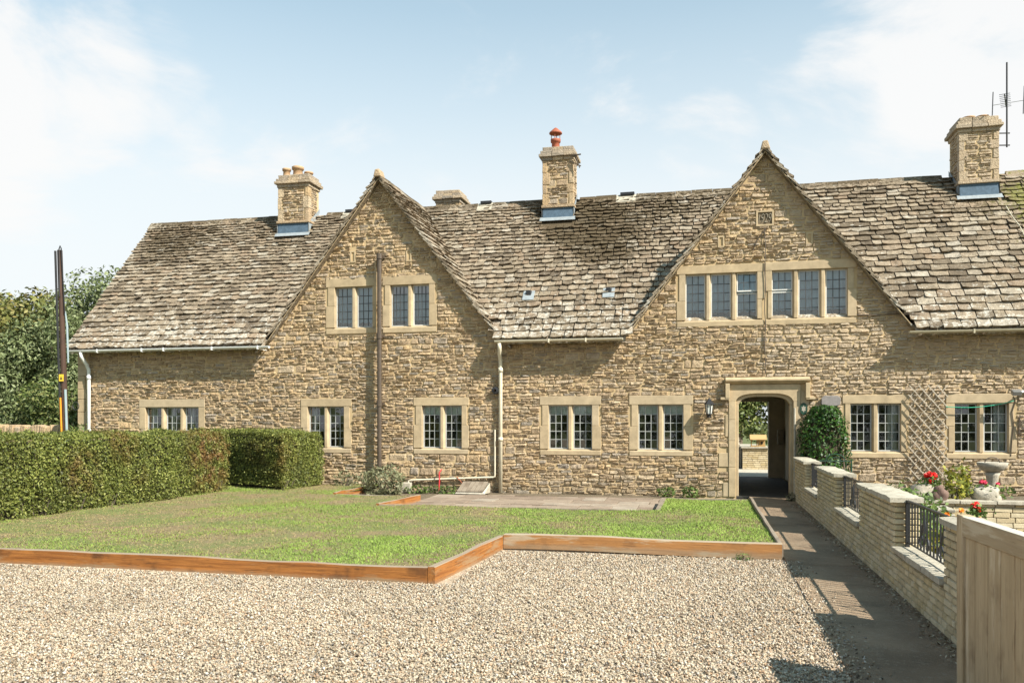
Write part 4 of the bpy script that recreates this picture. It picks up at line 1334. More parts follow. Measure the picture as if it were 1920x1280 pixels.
sp = MB().tube([(-7.26, -.18, .45), (-7.26, -.18, 5.36)], .052, 12)
for zc in (5.33, 3.52, 1.98):
    sp.tube([(-7.26, -.18, zc - .06), (-7.26, -.18, zc + .06)], .069, 12); sp.box(-7.33, -7.19, -.12, .0, zc - .03, zc + .03)
sp.build('soil_pipe', 'brown_iron', HOUSE, smooth=False)
MB().tube([(-7.41, -.05, 3.60), (-7.41, -.05, 5.25)], .022, 6).build('overflow_pipe', 'dressed_stone', HOUSE)
MB().tube([(-4.575, -.06, 1.39), (-4.575, -.06, .40), (-4.58, -.06, .35), (-4.62, -.06, .335), (-6.55, -.06, .24), (-6.60, -.06, .22), (-6.60, -.07, .12)], .021, 8).build('waste_pipe', 'cream_paint', HOUSE)
MB().lathe([(.001, -.05), (.07, -.05), (.085, -.02), (.08, .05), (.03, .06)], (0, 0, 0), 14).build('vent_cap', 'dark_plastic', HOUSE).matrix_local = Matrix.Translation(Vector((-4.56, -.06, 2.26)) - origin(HOUSE)) @ Matrix.Rotation(PI / 2, 4, 'X')
bpy.data.objects['vent_cap'].data.transform(Matrix.Translation(origin(HOUSE)))
seam = [(1.175 + .012 * math.sin(k * 1.7), -.04, 2.55 + 3.0 * k / 14) for k in range(15)]
MB().tube(seam, .009, 5).build('wall_cable', 'brown_iron', HOUSE)
MB().tube([(2.95, -.04, 3.72), (3.3, -.05, 3.70), (3.8, -.05, 3.72), (4.1, -.12, 3.68)], .009, 5).tube([(1.19, -.045, 5.55), (1.02, -.045, 5.32), (.93, -.045, 5.10)], .010, 5).build('wall_cable', 'brown_iron', HOUSE)

# ------------------------------------------------------------------ things fixed to or standing by the wall
# lantern
lx, ly = .05, -.20
L = thing('wall_lantern', 'black coach lantern on the stone wall left of the archway', 'lantern', (lx, 0, 1.65))
MB().tube([(lx, -.005, 1.76), (lx, -.06, 1.70), (lx, -.14, 1.66), (lx, ly, 1.70)], .014, 8).box(lx - .045, lx + .045, -.03, -.012, 1.66, 1.84).build('bracket', 'black_iron', L)
cg = MB()
for k in range(6):
    a = PI / 3 * k
    cg.tube([(lx + .055 * math.cos(a), ly + .055 * math.sin(a), 1.72), (lx + .082 * math.cos(a), ly + .082 * math.sin(a), 1.93)], .008, 5)
cg.build('cage', 'black_iron', L)
MB().lathe([(.001, .0), (.05, .005), (.076, .20), (.001, .20)], (lx, ly, 1.725), 6).build('lamp_glass', 'lamp_glass', L)
MB().lathe([(.11, 0), (.10, .02), (.045, .085), (.03, .10), (.012, .13), (.001, .15)], (lx, ly, 1.925), 6).build('lantern_roof', 'black_iron', L)
MB().lathe([(.001, -.075), (.02, -.06), (.014, -.04), (.05, -.02), (.062, .0), (.001, .005)], (lx, ly, 1.725), 8).build('lantern_base', 'black_iron', L)

# oval number plate and slate name plaque
pl = thing('oval_plaque', 'oval dark green plaque with a pale emblem beside the arch, above the bush', 'plaque', (1.93, -.02, 1.78))
MB().add([(1.93 + .075 * math.cos(2 * PI * k / 24), y, 1.83 + .125 * math.sin(2 * PI * k / 24)) for y in (-.05, -.012) for k in range(24)],
         [tuple(range(24))] + [(k, (k + 1) % 24, 24 + (k + 1) % 24, 24 + k) for k in range(24)]).build('plate', 'green_enamel', pl)
MB().add([(1.93 + (.03 + .022 * (k % 2)) * math.cos(2 * PI * k / 12), -.053, 1.83 + (.045 + .03 * (k % 2)) * math.sin(2 * PI * k / 12)) for k in range(12)], [tuple(range(12))]).build('emblem', 'rock_pale', pl)
b = MB()
n = 20
ring = [(2.455 + .185 * math.copysign(abs(math.cos(2 * PI * k / n)) ** .45, math.cos(2 * PI * k / n)) + R.uniform(-.006, .006), 1.99 + .105 * math.copysign(abs(math.sin(2 * PI * k / n)) ** .55, math.sin(2 * PI * k / n)) + R.uniform(-.006, .006)) for k in range(n)]
b.prism(ring, -.065, -.02, 'y')
tag(b.build('slate_plaque', 'slate', bevel=.006), 'blank grey slate plaque on the wall above the evergreen bush', 'plaque')

# trellis
T = thing('trellis', 'pale wooden diamond trellis on the wall between the two right-hand windows', 'trellis', (4.25, -.06, .35))
tx0, tx1, tz0, tz1 = 3.90, 4.62, .36, 2.29


def clip_line(c, m_):
    """line z = c + m_*(x): clip to trellis rectangle"""
    p_ = []
    for x in (tx0, tx1):
        z = c + m_ * (x - tx0)
        if tz0 <= z <= tz1: p_.append((x, z))
    for z in (tz0, tz1):
        x = tx0 + (z - c) / m_
        if tx0 < x < tx1: p_.append((x, z))
    return sorted(p_)[:2] if len(p_) >= 2 else None


def slat(p0, p1, y, w, t):
    d = Vector((p1[0] - p0[0], 0, p1[1] - p0[1])); l = d.length
    if l < .08: return
    d.normalize(); s = Vector((-d.z, 0, d.x)); a = Vector((p0[0], y, p0[1])); b_ = Vector((p1[0], y, p1[1]))
    V = [q + s * u * w + Vector((0, v * t, 0)) for q in (a, b_) for u, v in ((-1, -1), (1, -1), (1, 1), (-1, 1))]
    MB().add(V, [(0, 1, 5, 4), (1, 2, 6, 5), (2, 3, 7, 6), (3, 0, 4, 7), (0, 3, 2, 1), (4, 5, 6, 7)], R.random()).build('slat', 'trellis_wood', T, loc=(p0[0], y, p0[1]))


c = tz0 - .1
while c < tz1 + 1.4:
    q = clip_line(c, -1.22)
    if q: slat(q[0], q[1], -.085, .009, .007)
    c += .205
c = tz0 - 1.0
while c < tz1:
    q = clip_line(c, 1.22)
    if q: slat(q[0], q[1], -.066, .007, .005)
    c += .205

# floodlight at the right edge, washing line, iron ornament
fl = thing('flood_light', 'small grey security floodlight at the right edge above the window', 'floodlight', (5.9, 0, 2.1))
MB().box(5.70, 5.86, -.30, -.17, 2.08, 2.17, rot=Matrix.Rotation(.4, 3, 'X')).build('lamp_head', 'steel', fl, bevel=.01)
MB().tube([(5.84, -.22, 2.13), (5.93, -.12, 2.15), (6.05, -.02, 2.13)], .022, 8).box(5.98, 6.25, -.06, -.015, 2.10, 2.19).build('arm', 'white_plastic', fl)
MB().tube([(5.80, -.03, 2.06), (5.83, -.03, 1.95), (5.77, -.03, 1.75), (5.80, -.03, 1.5), (5.77, -.03, 1.2), (5.75, -.03, .9)], .008, 5).build('cable', 'brown_iron', fl)
pts = [(4.58 + 1.2 * k / 12, -.10, 1.86 + .11 * (k / 12) ** 2.2 * 1.0 - .03 * math.sin(PI * k / 12)) for k in range(13)]
tag(MB().tube(pts, .009, 6).build('washing_line', 'cord_green'), 'green cord strung across the top of the right-most ground floor window', 'cord')
orn = MB()
for cx_, cz_, r_ in ((5.93, 1.62, .05), (5.97, 1.50, .07), (5.95, 1.36, .06), (6.06, 1.56, .06), (6.06, 1.40, .06)):
    orn.tube([(cx_ + r_ * math.cos(a), -.06, cz_ + r_ * math.sin(a)) for a in np.linspace(0, 5.6, 12)], .009, 5)
orn.tube([(5.88, -.06, 1.30), (5.90, -.06, 1.70)], .009, 5).tube([(6.12, -.06, 1.30), (6.12, -.06, 1.70)], .009, 5)
tag(orn.build('wall_ornament', 'brown_iron'), 'scrolled iron ornament on the wall at the right edge', 'ornament')
rg = MB().tube([(-15.42 + .0 + .09 * math.cos(a), -.10, 1.96 + .10 * math.sin(a)) for a in np.linspace(0, 2 * PI, 20)], .012, 6)
tag(rg.build('hose_coil', 'dark_plastic'), 'dark coil hanging on the left corner of the house', 'hose')

# TV aerial on the right chimney
A = thing('tv_aerial', 'black television aerial on a mast fixed to the right-hand chimney', 'aerial', (6.55, 2.75, 7.75))
ax_, ay = 6.56, 2.75
MB().tube([(ax_, ay, 7.72), (ax_, ay, 9.62)], .019, 8).build('mast', 'black_iron', A)
MB().tube([(6.30, ay, 8.05), (ax_ + .06, ay, 8.03)], .014, 6).tube([(6.30, ay, 7.78), (ax_ + .06, ay, 7.76)], .014, 6).build('bracket', 'black_iron', A)
bm_ = MB().tube([(ax_ - .22, ay - .55, 8.72), (ax_ + .14, ay + .5, 8.80)], .012, 6)
bm_.build('boom', 'black_iron', A)
for k in range(8):
    f = k / 7; c_ = Vector((ax_ - .22 + .36 * f, ay - .55 + 1.05 * f, 8.72 + .08 * f))
    MB().tube([c_ - Vector((.10, -.03, .0)), c_ + Vector((.10, -.03, .0))], .006, 5).build('element', 'black_iron', A)
for dx_, z0_, z1_ in ((-.30, 8.38, 8.98), (.33, 8.44, 9.06)):
    MB().tube([(ax_ + dx_, ay, z0_), (ax_ + dx_ + .02, ay, z1_)], .011, 6).build('dipole', 'black_iron', A)
MB().tube([(ax_ - .30, ay, 8.68), (ax_ + .34, ay, 8.74)], .007, 5).build('cross_arm', 'steel', A)

# ------------------------------------------------------------------ garden sleepers (timber edging)
SG = 'timber boards edging the lawn'


def sleeper(p0, p1, z0, z1, t, label, mat='sleeper_wood', cat='timber edging'):
    d = Vector((p1[0] - p0[0], p1[1] - p0[1], 0)); l = d.length
    n = max(4, int(l / .4))
    b = MB(); bow = R.uniform(-.018, .018) if l > 1 else 0
    V = []
    for k in range(n + 1):
        x = l * k / n
        w1, w2 = R.uniform(-.006, .006), R.uniform(-.004, .004)
        for y_, z_ in ((-t / 2, z0), (-t / 2 + w2, z1 - .006 + w1), (-t / 2 + .006, z1 + w1), (t / 2 - .006, z1 + w1), (t / 2, z1 - .006 + w1), (t / 2, z0)):
            V.append((x, y_ + bow * math.sin(PI * k / n) + R.uniform(-.003, .003), z_ - z0 + .5 * bow * math.sin(2 * PI * k / n)))
    F = []
    for k in range(n):
        for q in range(6): F.append((k * 6 + q, k * 6 + (q + 1) % 6, (k + 1) * 6 + (q + 1) % 6, (k + 1) * 6 + q))
    F += [tuple(range(6)), tuple(n * 6 + q for q in range(6))]
    b.add(V, F, R.random())
    o = b.build('timber_sleeper', mat)
    o.location = (p0[0], p0[1], z0)
    o.rotation_euler = (0, 0, math.atan2(d.y, d.x))
    return tag(o, label, cat, SG)


sleeper((-9.95, -10.20), (-7.74, -10.21), -.05, .150, .07, 'short end of orange timber edging at the left edge of the gravel')
sleeper((-7.73, -10.21), (-2.64, -10.27), -.05, .155, .07, 'long dark orange timber board along the front edge of the lawn')
sleeper((-2.60, -10.305), (-2.47, -7.96), -.05, .165, .075, 'bright orange timber board running back from the lawn corner')
s4 = sleeper((-2.43, -7.99), (.83, -8.09), .015, .19, .11, 'pale worn orange timber board facing the gravel near the path', 'worn_sleeper_wood')
ub = MB().box(-2.43, .80, -8.03, -7.97, -.05, .012).build('under_board', 'grey_timber')
ub.parent = s4
ub.matrix_parent_inverse = s4.matrix_basis.inverted()
sleeper((.83, -8.02), (.80, -1.95), -.02, .165, .05, 'long thin grey timber edging between the lawn and the path', 'grey_timber')
sleeper((-5.64, -4.25), (-5.50, -2.45), -.04, .135, .06, 'short orange timber board at the left end of the patio')
sleeper((-5.60, -4.25), (-.78, -4.27), -.04, .125, .05, 'grey timber strip between the lawn and the patio', 'grey_timber')
sleeper((-.77, -4.27), (-.79, -2.0), -.04, .135, .09, 'pale timber board at the right end of the patio', 'grey_timber')
sleeper((-7.28, -2.5), (-7.36, -.9), -.04, .145, .06, 'short orange timber board at the left end of the flower bed')
sleeper((-7.24, -2.5), (-5.62, -2.49), -.04, .115, .05, 'pale grey timber strip in front of the grey-leaved bush', 'grey_timber')
sleeper((-.76, -1.96), (.78, -1.95), -.04, .13, .06, 'grey timber strip at the back of the lawn beside the archway', 'grey_timber')

# bits at the foot of the wall
dc = thing('drain_cover', 'sloping weathered board box over the drain by the cream downpipe', 'drain cover', (-4.85, -.6, 0))
MB().add([(-5.28, -.80, .02), (-4.62, -.80, .02), (-4.62, -.30, .02), (-5.28, -.30, .02), (-5.24, -.78, .06), (-4.66, -.78, .06), (-4.62, -.32, .23), (-5.24, -.32, .23)],
         [(0, 1, 5, 4), (1, 2, 6, 5), (2, 3, 7, 6), (3, 0, 4, 7)], .4).build('frame', 'concrete', dc)
for k in range(6):
    x = -5.23 + .095 * k
    MB().add([(x + dx_, yy, zz + dz) for dz in (0, .02) for dx_, yy, zz in ((0, -.79, .06), (.088, -.79, .06), (.088, -.31, .235), (0, -.31, .235))],
             [(4, 5, 6, 7), (0, 1, 5, 4), (1, 2, 6, 5), (3, 0, 4, 7), (2, 3, 7, 6)], R.random()).build('board', 'grey_timber', dc)
tag(MB().box(-6.62, -6.36, -.62, -.5, 0, .22, .5, .006).build('stone_block', 'concrete', bevel=.01), 'small pale concrete block beside the grey-leaved bush', 'block')
tag(MB().tube([(-5.82, -.25, .02), (-5.82, -.20, .25), (-5.84, -.16, .42), (-5.80, -.10, .50)], .014, 6).build('standpipe', 'red_hose'), 'thin red standpipe hose upright against the wall', 'pipe')
tag(MB().tube([(-5.30, -.15, .03), (-5.28, -.13, .16), (-5.36, -.10, .24), (-5.45, -.08, .33)], .010, 6).build('hose', 'red_clay'), 'short reddish hose curling from the waste pipe', 'hose')


# ------------------------------------------------------------------ plants
def bush(name, label, cat, c, rad, n, size, mat, aspect=.5, stem=True, shell=.55, group=None, twig='bark', flat=False):
    t = thing(name, label, cat, (c[0], c[1], max(0, c[2] - rad[2])), group)
    d = NR.normal(size=(n, 3)); d /= np.linalg.norm(d, axis=1, keepdims=True)
    k = NR.uniform(shell, 1.0, (n, 1)) ** .6
    off = NR.uniform(0, 30)
    lump = 1 + .18 * np.sin(d[:, :1] * 5 + off) * np.cos(d[:, 1:2] * 4 + off * 2) + .12 * np.sin(d[:, 2:] * 7 + off) + NR.normal(0, .05, (n, 1))
    P = np.array(c) + d * k * lump * np.array(rad)
    P[:, 2] = np.maximum(P[:, 2], max(0.0, c[2] - rad[2]) + .01)
    leaves('foliage', P, size, mat, t, N=d, spread=.8, aspect=aspect)
    if stem:
        b = MB()
        zb = max(0, c[2] - rad[2])
        for q in range(7):
            a = R.uniform(0, 2 * PI); e = R.uniform(.4, .8)
            b.tube([(c[0] + R.uniform(-.02, .02), c[1], zb), (c[0] + math.cos(a) * rad[0] * e * .5, c[1] + math.sin(a) * rad[1] * e * .5, zb + (c[2] - zb) * .8), (c[0] + math.cos(a) * rad[0] * e, c[1] + math.sin(a) * rad[1] * e, c[2] + rad[2] * .5 * R.random())], [.012, .008, .004], 5)
        b.build('stems', twig, t, kind='stuff')
    return t


# evergreen climber by the arch
ev = thing('evergreen_shrub', 'dense dark green glossy bush against the wall right of the archway', 'shrub', (2.30, -.35, 0))
n = 5200
u = NR.uniform(-1, 1, n); v = NR.uniform(0, 1, n); w = NR.uniform(-1, 1, n)
ph = NR.uniform(0, 2 * PI, n)
zz = .25 + 1.62 * v
rw = .47 * (1 - .55 * np.clip((v - .55) / .45, 0, 1) ** 2.0) * (.72 + .28 * np.clip(v / .25, 0, 1))
rr = NR.uniform(.72, 1.02, n) + .10 * np.sin(ph * 5 + v * 9)
sq = (np.abs(np.cos(ph)) ** 3 + np.abs(np.sin(ph)) ** 3) ** (-1 / 3)
top = NR.uniform(0, 1, n) < .14
rr = np.where(top, NR.uniform(0, 1, n), rr); zz = np.where(top, 1.84 + NR.uniform(-.05, .06, n) - .34 * rr ** 2, zz)
P = np.stack([2.28 + np.cos(ph) * sq * rr * rw, -.36 + np.sin(ph) * sq * rr * .30, zz], 1)
N_ = np.stack([np.cos(ph), np.sin(ph), np.where(top, 1.5, .35)], 1)
leaves('foliage', P, .062, 'gloss_leaf', ev, N=N_, spread=.55, aspect=.55)
MB().blob((2.28, -.36, .95), (.36, .22, .78), 3, .1).build('branches', 'hedge_twigs', ev)
MB().tube([(2.62, -.62, 0), (2.64, -.60, .5), (2.60, -.55, 1.05)], [.02, .016, .01], 6).build('stem', 'bark', ev)

bush('lavender_bush', 'grey green leafy bush at the wall foot below the soil pipe', 'bush', (-6.85, -.95, .26), (.52, .40, .36), 1500, .085, 'grey_leaf', .35)
bush('wall_weed', 'small tuft of green weeds beside the pale concrete block', 'weed', (-6.2, -.62, .07), (.30, .12, .11), 260, .06, 'green_leaf', .45)
bush('wall_weed', 'low bright green weeds beneath the red standpipe', 'weed', (-5.62, -.52, .06), (.34, .10, .12), 300, .06, 'green_leaf', .45)
bush('wall_weed', 'left of two green tufts at the wall foot near the arch', 'weed', (-.82, -.22, .08), (.20, .12, .13), 260, .06, 'green_leaf', .4)
bush('wall_weed', 'right of two green tufts at the wall foot near the arch', 'weed', (-.34, -.22, .09), (.17, .12, .15), 260, .06, 'green_leaf', .4)
bush('wall_weed', 'pale grassy tuft where the brick wall meets the arch', 'weed', (1.62, -.75, .06), (.10, .14, .13), 160, .055, 'grey_leaf', .3)
bush('wall_weed', 'sparse leafy weeds at the wall foot behind the hedge end', 'weed', (-8.0, -.35, .22), (.35, .14, .25), 300, .065, 'grey_leaf', .4)
bush('gravel_weed', 'tiny weed growing out of the gravel below the pale board', 'weed', (.40, -8.20, .02), (.11, .06, .06), 90, .035, 'green_leaf', .35)
bush('corner_shrub', 'small green plant at the foot of the white downpipe', 'bush', (-14.95, -.55, .75), (.40, .2, .75), 700, .09, 'green_leaf', .4)


# hedges ---------------------------------------------------------
def hedge(name, label, base, height, faces, core_pts, n_per, loc):
    """faces: list of (p, u, v, n): rectangle p + a*u + b*v with outward normal n"""
    t = thing(name, label, 'hedge', loc)
    P, N = [], []
    for p, u, v, n, dens in faces:
        p, u, v, n = (np.array(q, float) for q in (p, u, v, n))
        A = np.linalg.norm(np.cross(u, v)); k = int(A * n_per * dens)
        a, b = NR.uniform(0, 1, (k, 1)), NR.uniform(0, 1, (k, 1))
        q = p + u * a + v * b
        lum = .10 * vnoise(q[:, 0] + q[:, 1], q[:, 2] + q[:, 1] * .3, 2.2, 11) + .05 * vnoise(q[:, 0] + q[:, 1] * 1.1, q[:, 2], 8, 12)
        q = q + n * (lum[:, None] - .075 + NR.normal(0, .026, (k, 1)))
        top = np.clip((q[:, 2] - (height - .22)) / .22, 0, 1.2)
        if n[2] < .5: q = q - n * (top ** 2 * .10)[:, None]
        wave = .045 * (vnoise(q[:, 0] * .7 + q[:, 1], q[:, 1] * .3, 1.1, 21) - .5) + .03 * (vnoise(q[:, 0] + q[:, 1], q[:, 1], 3.3, 22) - .5)
        q[:, 2] += wave * np.clip(top + .2, 0, 1)
        if n[2] > .5:
            q[:, 2] -= .05 * np.clip(np.abs(2 * a[:, 0] - 1) - .7, 0, 1) / .3
            shoot = NR.uniform(0, 1, k) < .03
            q[:, 2] += shoot * NR.uniform(0, .09, k)
        hol = vnoise(q[:, 0] + q[:, 1] * 1.3, q[:, 2] * .6, 2.6, 31) * np.clip(1.15 - q[:, 2], .25, .92)
        q = q[(q[:, 1] < -.07) & (hol < .62 + .2 * NR.uniform(0, 1, k))]
        P.append(q); N.append(np.repeat(n[None], len(q), 0))
    P = np.concatenate(P); N = np.concatenate(N)
    leaves('foliage', P, .040, 'hedge_leaf', t, N=N, spread=.85, aspect=.5, sv=.5)
    b = MB()
    m_ = len(core_pts)
    b.prism(core_pts, .05, height - .10, 'z')
    b.build('branches', 'hedge_twigs', t)
    # woody stems at the foot
    s = MB()
    for p, u, v, n, dens in faces[:2]:
        p, u, n = Vector(p), Vector(u), Vector(n)
        for k in range(int(u.length * 5)):
            q = p + u * R.random() - n * .06
            s.tube([(q.x, q.y, .08), (q.x + R.uniform(-.08, .08) + n.x * .04, q.y + R.uniform(-.08, .08), .34)], [.012, .006], 5)
    s.build('woody_stems', 'bark', t, kind='stuff')
    return t


HH = 1.33
hx = -9.98
hedge('privet_hedge', 'long clipped green hedge with brown patches along the left of the lawn', 0, HH,
      [((hx - .02, -12.2, .12), (.10, 10.1, 0), (0, 0, HH - .12), (1, 0, 0), 1.0),
       ((hx + .06, -2.10, .2), (-1.0, .0, 0), (0, 0, HH - .2), (0, 1, 0), .4),
       ((hx - 1.0, -12.2, HH), (1.03, 0, 0), (0, 10.1, 0), (0, 0, 1), .8)],
      [(hx - 1.0, -12.2), (hx - .14, -12.2), (hx - .06, -2.2), (hx - 1.0, -2.2)], 4600, (hx - .5, -6, 0))
h2 = 1.33
hedge('clipped_hedge', 'clipped hedge block against the house with a dark shaded end', 0, h2,
      [((-8.66, -2.05, .13), (.02, 1.85, 0), (0, 0, h2 - .13), (1, 0, 0), 1.0),
       ((-11.6, -.62, .2), (2.93, -1.44, 0), (0, 0, h2 - .2), (-.44, -.90, 0), 1.0),
       ((-11.6, -.62, h2), (2.95, -1.43, 0), (0, 1.6, 0), (0, 0, 1), .9)],
      [(-11.5, -.45), (-8.80, -1.82), (-8.76, -.12), (-11.5, -.12)], 4600, (-9.5, -1, 0))


# trees ----------------------------------------------------------
def tree(name, label, x, y, trunk_h, clumps, n, size, mat, aspect=.55, tr=.16, group=None):
    t = thing(name, label, 'tree', (x, y, 0), group)
    b = MB()
    b.tube([(x, y, -.1), (x + .05, y, trunk_h * .5), (x + .02, y + .05, trunk_h)], [tr * 1.25, tr, tr * .8], 9)
    P, N = [], []
    tot = sum(c[3] * c[4] * c[5] for c in clumps)
    for cx_, cy_, cz_, rx, ry, rz in clumps:
        k = int(n * rx * ry * rz / tot) + 60
        nb = 16
        d0 = NR.normal(size=(nb, 3)); d0 /= np.linalg.norm(d0, axis=1, keepdims=True)
        cen = d0 * NR.uniform(.45, .95, (nb, 1)) * np.array((rx, ry, rz)) + np.array((x + cx_, y + cy_, cz_))
        idx = NR.randint(0, nb, k)
        d = NR.normal(size=(k, 3)); d /= np.linalg.norm(d, axis=1, keepdims=True)
        rad = .42 * np.array((rx, ry, rz)) * NR.uniform(.5, 1.15, (k, 1)) ** .7
        q = cen[idx] + d * rad
        q[:, 2] = np.maximum(q[:, 2], .15)
        P.append(q); N.append(d + np.array((0, 0, .35)))
        b.tube([(x, y, trunk_h * R.uniform(.6, .95)), (x + cx_ * .5, y + cy_ * .5, (trunk_h + cz_) / 2), (x + cx_, y + cy_, cz_), (x + cx_ * 1.1, y + cy_ * 1.1, cz_ + rz * .6)], [tr * .5, tr * .4, tr * .25, tr * .08], 6)
    b.build('trunk', 'bark', t)
    leaves('crown', np.concatenate(P), size, mat, t, N=np.concatenate(N), spread=.6, aspect=aspect)
    return t


TG = 'trees beyond the left end of the house'
tree('bushy_tree', 'brownish green bushy tree furthest left behind the dry stone wall', -26.1, 9.5, 2.6,
     [(0, 0, 5.0, 2.5, 2.2, 2.0), (-2.4, .2, 4.6, 2.0, 1.9, 1.9), (1.5, -.4, 4.5, 1.5, 1.6, 1.5), (-.4, -.8, 2.4, 2.9, 1.9, 1.7), (2.0, -.6, 2.3, 1.5, 1.5, 1.6), (-3.2, 0, 2.0, 2, 1.8, 1.8)], 30000, .19, 'brown_leaf', group=TG)
tree('willow_tree', 'pale grey green willow directly behind the wooden pole', -23.6, 8.2, 2.4,
     [(0, 0, 3.9, 1.9, 1.8, 1.9), (-1.3, -.5, 3.0, 1.4, 1.4, 1.6), (1.0, -.3, 2.4, 1.4, 1.3, 1.8), (-.4, -1.0, 1.9, 1.8, 1.4, 1.5)], 24000, .15, 'willow_leaf', .4, group=TG)
tree('ash_tree', 'tall light green tree rising just left of the tiled roof', -23.1, 9.8, 3.2,
     [(0, 0, 5.5, 1.6, 1.5, 1.5), (-.8, .2, 6.0, .9, .9, .9), (1.0, 0, 6.5, 1.1, .9, 1.1), (.3, -.2, 4.0, 2.0, 1.7, 1.9), (-.2, -.3, 2.2, 2.1, 1.6, 1.9), (1.9, .2, 4.6, 1.4, 1.2, 1.8)], 24000, .16, 'willow_leaf', .5, group=TG)
tree('dark_tree', 'dark green undergrowth tree low behind the pole foot', -21.0, 6.2, 1.4,
     [(0, 0, 1.7, 1.5, 1.2, 1.5), (1.1, .2, 1.3, 1.1, 1.0, 1.2), (-1.5, .4, 1.5, 1.2, 1.1, 1.3)], 10000, .14, 'tree_leaf', group=TG)
tree('hazel_tree', 'mid green tree filling the gap behind the other trees on the left', -24.5, 13.5, 2.4,
     [(0, 0, 3.6, 3.2, 2, 2.6), (-3.5, 0, 3.0, 2.8, 2, 2.6), (3.2, .3, 3.0, 2.8, 2, 2.6), (6.0, 1, 2.5, 2.4, 2, 2.4)], 14000, .18, 'tree_leaf', group=TG)
tree('bushy_tree', 'large green tree seen beyond the archway', 1.2, 16.5, 2.0,
     [(0, 0, 3.6, 2.0, 1.6, 1.8), (-1.4, 0, 2.6, 1.4, 1.2, 1.5), (1.2, .2, 2.4, 1.3, 1.2, 1.5), (0, -.6, 1.7, 1.3, 1.0, 1.0)], 16000, .16, 'tree_leaf')

for k, (x_, y_) in enumerate(((-22, -44), (-13, -46), (-4, -43), (5, -45), (14, -44), (23, -46))):  # unseen row behind the camera, added so lower windows mirror dark trees
    tree('reflection_tree', 'unseen tree behind the camera, added for the window reflections, ' + ('first', 'second', 'third', 'fourth', 'fifth', 'sixth')[k] + ' from the hedge side', x_, y_, 2.2,
         [(0, 0, 3.6, 4.2, 2, 2.4), (-2.5, 0, 2.0, 3.2, 2, 2.0), (2.5, 0, 2.0, 3.2, 2, 2.0)], 2600, .42, 'tree_leaf', group='unseen trees added for the window reflections')

# dry stone wall by the trees
DW = thing('dry_stone_wall', 'low golden dry stone wall with upright cope stones under the trees', 'stone wall', (-25, 4, 0))
MB().box(-34, -19.3, 3.9, 4.2, -.05, 1.12).build('core', 'lime_mortar', DW)
b = MB()
for u, v, w, h in course_rubble(.6, 1.15, [], lambda a, c: [(0, 14.7)], R, 1.3):
    if h < .02: continue
    V, F = rubble_stone(w, h, R, 1.3)
    b.add([(-34 + u + p, 3.9 - d, v + q) for p, q, d in V], F, R.uniform(.2, .8))
b.build('stonework', 'rubble_stone', DW, kind='stuff', recalc=False)
x = -34
while x < -19.4:
    w = R.uniform(.07, .16)
    MB().box(x, x + w - .01, 3.86, 4.24, 1.13, 1.13 + R.uniform(.24, .36), R.uniform(.3, .8), .02).build('cope_stone', 'rubble_stone', DW, bevel=.02)
    x += w

# telegraph pole
PO = thing('telegraph_pole', 'leaning dark brown wooden pole with cable ducts left of the house', 'pole', (-15.16, -.7, 0))
bp, tp = Vector((-15.14, -.7, -.1)), Vector((-15.36, -.7, 5.74))
MB().tube([bp, (bp + tp) / 2, tp], [.076, .068, .060], 12).build('post', 'pole_wood', PO)


def onp(z, dx_, dy_): return bp + (tp - bp) * ((z + .1) / 5.84) + Vector((dx_, dy_, 0))


MB().tube([onp(1.0, -.075, -.06), onp(2.1, -.078, -.06), onp(4.3, -.085, -.055), onp(5.72, -.085, -.05)], .026, 8).build('cable_duct', 'dark_plastic', PO)
MB().tube([onp(.0, -.04, -.085), onp(2.15, -.045, -.083)], .022, 8).build('orange_duct', 'orange_duct', PO)
MB().tube([onp(.0, .085, -.06), onp(1.4, .085, -.06), onp(2.35, .075, -.05)], .030, 8).build('grey_duct', 'grey_duct', PO)
MB().tube([onp(4.6, .01, -.07), onp(5.75, .03, -.06), onp(5.84, .06, -.05), onp(5.78, .085, -.05), onp(5.0, .10, -.04), onp(4.2, .11, -.03)], .014, 6).build('cable', 'dark_plastic', PO)
MB().tube([onp(3.0, .12, .02), onp(3.9, .12, .02), onp(4.25, .10, .0)], [.02, .026, .015], 8).build('cable_joint', 'grey_duct', PO)
sg = MB().box(-.065, .065, -.006, .0, -.085, .085)
so_ = sg.build('warning_sign', 'yellow_sign', PO, loc=(0, 0, 0)); so_.location = onp(2.63, 0, -.083) - origin(PO)
sy = MB().add([(-.030, -.009, -.04), (.030, -.009, -.04), (0, -.009, .045)], [(0, 1, 2)]).build('symbol', 'black_iron', so_, recalc=False); sy.location = (0, 0, 0)
sy.data.transform(Matrix.Translation(origin(so_)))

